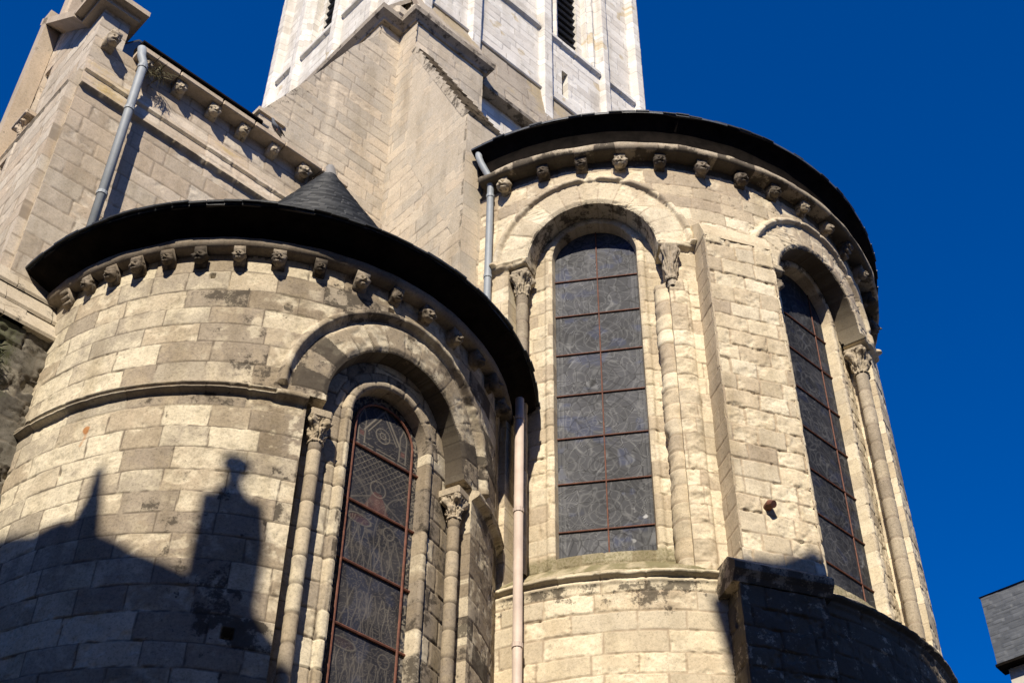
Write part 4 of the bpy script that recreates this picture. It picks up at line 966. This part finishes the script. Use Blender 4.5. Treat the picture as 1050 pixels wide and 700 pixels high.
# sloping set-off with yellow lichen from the cornice up to the tower foot
def slope_panel(mp2, s0, s1, seed, h0, h1, o0, o1, clip=None):
    hh = math.hypot(h1 - h0, o0 - o1); z = np.arange(0, hh, .02)
    f = lambda s, t, d: mp2(s, h0 + (h1 - h0) * t / hh, o0 + (o1 - o0) * t / hh + d)
    return panel(f, np.arange(s0, s1, .02), z, thick=.1, ch=.4, wr=(.6, 1.0), seed=seed, rough=.005, blk=.003, spall=.2, jd=.006, clip=clip, moss=lambda s, z_: .45 * sst(.45, .65, fbm(s * 1.3, z_ * 1.6, 740, 3)) * sst(.2, .7, z_), soot=lambda s, z_, a, b: .1 + 0 * s)
bpn = [slope_panel(m_A(WA), -4.2, -2.56, 131, 22.42, 23.68, .44, .015), slope_panel(m_A(WA), -2.6, 2.6, 132, 22.02, 23.68, .24, .012), slope_panel(m_B(UB), -6.4, -1.1, 133, 22.42, 23.68, .80, .015)]
wall('set_off', bpn, MS['band'], tw)
m = MB(); m.prism([Lv(-2.6, WA - .24, 22.0), Lv(-2.6, WA - .26, 22.07), Lv(-2.6, WA + .3, 22.1), Lv(-2.6, WA + .3, 22.0)], u3 * 5.2); set_const(m.build('drip_ledge', MS['band'], tw), .2, .4)
cornice_path([(UB, 6.4), (UB, WA), (UEND, WA)], 23.68, [(-.05, 0), (.05, 0), (.07, .03), (.05, .08), (-.05, .11)], 'string_course', MS['white'], .4, .0)
m = MB(); m.box(Lv(-3.6, 3.85, 22.2), u3 * 1.05, w3 * 2.55, z3 * .3); m.box(Lv(-4.2, 1.35, 22.5), u3 * .38, w3 * .42, z3 * .16, bev=.06); m.box(Lv(-4.1, 1.05, 22.6), u3 * .2, w3 * .3, z3 * .24, bev=.08); m.box(Lv(-3.4, 1.3, 22.2), u3 * .80, w3 * .5, z3 * .26); m.box(Lv(-.9, 4.0, 12.0), u3 * 3.2, w3 * 2.3, z3 * 9.9); set_const(m.build('core', MS['pier'], tw), .3)
# choir block behind the main apse and nave mass so the side view stays closed
ch_ = MB(); ch_.prism([Lv(-3.9, .0, -Z0), Lv(3.9, 0, -Z0), Lv(3.9, 3, -Z0), Lv(-3.9, 3, -Z0)], (0, 0, 16.3 + Z0)); set_const(ch_.build('choir_wall', MS['cream'], apse_R), .5)

# ================================================================== PIPES
def ray(px, py):
    d = FW * 1450 + RT * (px - 525) - UP * (py - 350); return d.normalized()
def clips(root, pts, r, n, mat):
    for p in pts:
        m = MB(); m.tube([p - n * .028, p + n * .028], r * 1.18, 12); m.build('collar', mat, root)
p1 = thing('drainpipe', 'pink beige straight drainpipe in the corner between the two apses', 'drainpipe', group='drainpipes')
def onR(az, rad, h): return Vector((cR[0] + rad * math.sin(R_(az)), cR[1] + rad * math.cos(R_(az)), h + Z0))
q = onR(203.6, 4.22, 0); 
m = MB(); m.tube([Vector((q.x, q.y, .0)), Vector((q.x, q.y, 6.5 + Z0)), Vector((q.x, q.y, 11.62 + Z0))], .055, 14); m.build('pipe', M_PINK, p1, smooth=True)
clips(p1, [Vector((q.x, q.y, h + Z0)) for h in (8.1, 9.9, 11.3)], .055, z3, M_PINK)
p2 = thing('drainpipe', 'grey zinc drainpipe with a bent neck beside the right apse and the big buttress', 'drainpipe', group='drainpipes')
n_ = lambda az: Vector((math.sin(R_(az)), math.cos(R_(az)), 0))
b0 = onR(211.6, 4.10, 0)
m = MB(); m.tube([onR(213.6, 4.24, 16.86), onR(213.4, 4.24, 16.72), onR(213.0, 4.22, 16.60), Vector((b0.x, b0.y, 16.30 + Z0)) + n_(211.6) * .06, Vector((b0.x, b0.y, 16.12 + Z0)), Vector((b0.x, b0.y, 14.0 + Z0)), Vector((b0.x, b0.y, 10 + Z0))], .052, 14); m.build('pipe', M_ZINC, p2, smooth=True)
clips(p2, [Vector((b0.x, b0.y, h + Z0)) for h in (15.9, 14.2, 12.6)], .052, z3, M_ZINC)
p3 = thing('drainpipe', 'grey zinc drainpipe running down the pale transept wall at upper left', 'drainpipe', group='drainpipes')
a = Lv(-8.93, .70, 16.62); b = Lv(-8.90, .70, 16.45); c = Lv(-8.86, .64, 16.25); d = Lv(-8.86, .64, 11.8)
m = MB(); m.tube([a, b, c, d], .062, 14); m.build('pipe', M_ZINC, p3, smooth=True)
clips(p3, [c + (d - c) * t for t in (.02, .23, .62)], .062, z3, M_ZINC)

# ================================================================== PIGEON, PLANTS
pg = thing('pigeon', 'grey pigeon perched on the transept gutter edge', 'pigeon', loc(-6.63, .72, 16.82))
m = MB(); o = Lv(-6.63, .72, 16.80); ax = (-u3 * .85 - w3 * .2).normalized(); PS = .68
m.tube([o + ax * t * PS + z3 * h * PS for t, h in ((-.20, .03), (-.14, .06), (-.05, .09), (.04, .12), (.10, .16), (.125, .21), (.14, .25), (.165, .265), (.185, .262))], [x * PS for x in (.012, .035, .06, .065, .05, .034, .036, .026, .006)], 12); m.build('body', M_PIG, pg, smooth=True)
m = MB()
for sg in (-1, 1): m.tube([o + ax * t * PS + z3 * h * PS + ax.cross(z3) * sg * .033 for t, h in ((-.24, .03), (-.12, .08), (-.02, .11), (.06, .125))], [x * PS for x in (.008, .024, .03, .012)], 8)
m.build('wing', M_PIGD, pg, smooth=True)
m = MB()
for sg in (-1, 1): m.tube([o + ax.cross(z3) * sg * .02 + z3 * .06, o + ax.cross(z3) * sg * .02 + z3 * .0], .006, 6)
m.build('leg', M_RUST, pg)
def tuft(name, label, cat, o, n, ln, spread, down, mat, seed):
    rs = np.random.RandomState(seed); m = MB(); o = Vector(o)
    for i in range(n):
        d = Vector((rs.randn() * spread, rs.randn() * spread, rs.randn() * spread - down)) - w3 * .5
        d.normalize(); l = ln * rs.uniform(.4, 1); p = o + Vector(rs.randn(3)) * .06; e = p + d * l + Vector((0, 0, -.12 * l)); s = d.cross(Vector(rs.randn(3))).normalized() * rs.uniform(.003, .008)
        mid = (p + e) / 2 + Vector((0, 0, .08 * l)); a = [m.bm.verts.new(q) for q in (p - s, p + s, mid + s, e, mid - s)]; m.bm.faces.new(a)
    return tag(m.build(name, mat), label, cat)
tuft('weed_plant', 'dry weed growing from the wall joint beside the upper drainpipe', 'plant', Lv(-8.62, .72, 16.35), 90, .28, .9, 1.2, M_WEED, 3)
tuft('weed_plant', 'green mossy tuft on the rough low wall at the left edge', 'plant', Lv(-9.5, .62, 10.35), 260, .16, .9, .3, M_MOSSL, 5)

# ================================================================== SLATE HOUSE bottom right
hs_ = thing('slate_house', 'pale house with a slate hung upper storey at the bottom right corner', 'house', (9.56, 24.18, 0))
e1 = Vector((.75, -.66, 0)).normalized(); e2 = Vector((.66, .75, 0)).normalized(); c0 = Vector((9.54, 24.19, 0))
f = m_plane((c0.x, c0.y, Z0), (e1.x, e1.y), (-e2.x, -e2.y, 0))
ms2, nn2, pp2 = nmat('hung_slates'); nn2.links.new(ramp(nn2, attr(nn2, 'r1'), [(0, (.06, .066, .074)), (1, (.10, .108, .118))]), pp2.inputs['Base Color']); pp2.inputs['Roughness'].default_value = .55
P_, F_, A_ = panel(f, np.arange(0, 5, .03), np.arange(14.50, 16.04, .0125), thick=.35, ch=.075, wr=(.18, .24), seed=801, jw=.004, jd=.006, rough=.002, blk=.003, spall=0, warp=.002)
mesh_np('slate_hanging', P_, F_, ms2, hs_, A_)
m = MB(); o = c0 + e2 * .2 + e1 * .12; m.prism([o, o + e1 * 5, o + e1 * 5 + e2 * 6, o + e2 * 6], (0, 0, 15.9 + Z0)); m.build('wall', M_PALE, hs_)
m = MB(); o = c0 - e2 * .03 - e1 * .03 + z3 * (14.44 + Z0); m.prism([o, o + e1 * 5, o + e1 * 5 + e2 * .4, o + e2 * .4], (0, 0, .055)); m.build('drip_board', M_DARK, hs_)
m = MB(); o = c0 + z3 * (16.03 + Z0) - e1 * .03 - e2 * .03; m.prism([o, o + e2 * 6.2, o + e2 * 3.1 + z3 * 1.2 + e1 * .6], e1 * 4.5); m.build('roof', M_SLATE, hs_)

# ================================================================== HOUSES BEHIND THE CAMERA (they throw the roofline shadows; stretched sideways to block sky light)
def prof_house(name, label, prof, depth, y, wallm, body_top, x0, x1):
    h = thing(name, label, 'house', ((x0 + x1) / 2, y - depth / 2, 0))
    m = MB(); m.prism([(x0, y, 0), (x1, y, 0), (x1, y - depth, 0), (x0, y - depth, 0)], (0, 0, body_top)); m.build('wall', wallm, h)
    m = MB(); m.prism([(x, y - .01, z) for x, z in prof], (0, -depth, 0)); m.build('roof', M_TILE, h)
    return h
Y0 = -2.0
def sh(x, z): return (x, z + Z0)
def shl(x, z): return sh(x, z + 1.87)
def shr(x, z): return sh(x, z + 2.16)
pL = [shl(-32, 13.5), shl(-32, 17.75), shl(-6.93, 17.73), shl(-6.45, 17.32), shl(-6.1, 17.27), shl(-5.75, 16.98), shl(-5.24, 16.6), shl(-4.77, 16.38), shl(-4.12, 16.13), shl(-3.96, 15.96), shl(-3.78, 15.82), shl(-2.9, 15.1), shl(-1.3, 13.9), shl(-1.3, 13.5)]
hA = prof_house('town_house', 'tall rendered house across the street whose roof and chimney shadow falls on the left apse', pL, 5, Y0, M_RENDER, shl(0, 13.52)[1], -31.9, -1.4)
def chimney(par, x0, x1, zb, zt, potx, potr, pott, y):
    m = MB(); a = shl(x0, zb); b = shl(x1, zt); yc = y - .4
    m.box(((a[0] + b[0]) / 2, yc, (a[1] + b[1]) / 2), ((b[0] - a[0]) / 2, 0, 0), (0, .3, 0), (0, 0, (b[1] - a[1]) / 2), bev=.03)
    px_, pz = shl(potx, zt); m.prism([(a[0] + .02, yc - .28, b[1] - .02), (b[0] - .02, yc - .28, b[1] - .02), (px_ + potr, yc - .1, b[1] + .2), (px_ - potr, yc - .1, b[1] + .2)], (0, .3, 0))
    o = m.build('chimney', M_BRICK, par)
    m = MB(); _, t = shl(0, pott); m.tube([(px_, yc, pz), (px_, yc, t - .12), (px_, yc, t - .1), (px_, yc, t - .04), (px_, yc, t)], [potr, potr * .85, potr * 1.5, potr * 1.5, potr * .9], 12); m.build('chimney_pot', M_BRICK, o)
chimney(hA, -4.78, -4.19, 16.2, 17.42, -4.54, .10, 18.07, Y0)
m = MB()
m.prism([(x_, Y0 - .2, shl(0, z_)[1]) for x_, z_ in ((-6.14, 17.15), (-5.76, 17.0), (-5.76, 17.5), (-5.82, 17.56), (-5.84, 17.95), (-5.93, 17.95), (-5.95, 17.56), (-6.05, 17.3))], (0, -.5, 0)); m.build('gable_finial', M_BRICK, hA)
pR = [shr(.36, 17.5), shr(.36, 18.95), shr(.2, 19.10), shr(.07, 19.30), shr(.35, 19.42), shr(.87, 19.62), shr(1.34, 20.04), shr(1.36, 19.9), shr(1.95, 20.35), shr(4, 21.4), shr(26, 21.4), shr(26, 17.5)]
hB = prof_house('town_house', 'taller rendered house across the street whose eave shadow darkens the right apse base', pR, 5, Y0, M_RENDER, shr(0, 17.55)[1], .37, 25.9)

# stone and carved parts that were built plainly still need the mask attributes
for o in bpy.data.objects:
    if o.type == 'MESH' and o.data.materials and o.data.materials[0] in MS.values() and 'r1' not in o.data.attributes: set_const(o, .5)
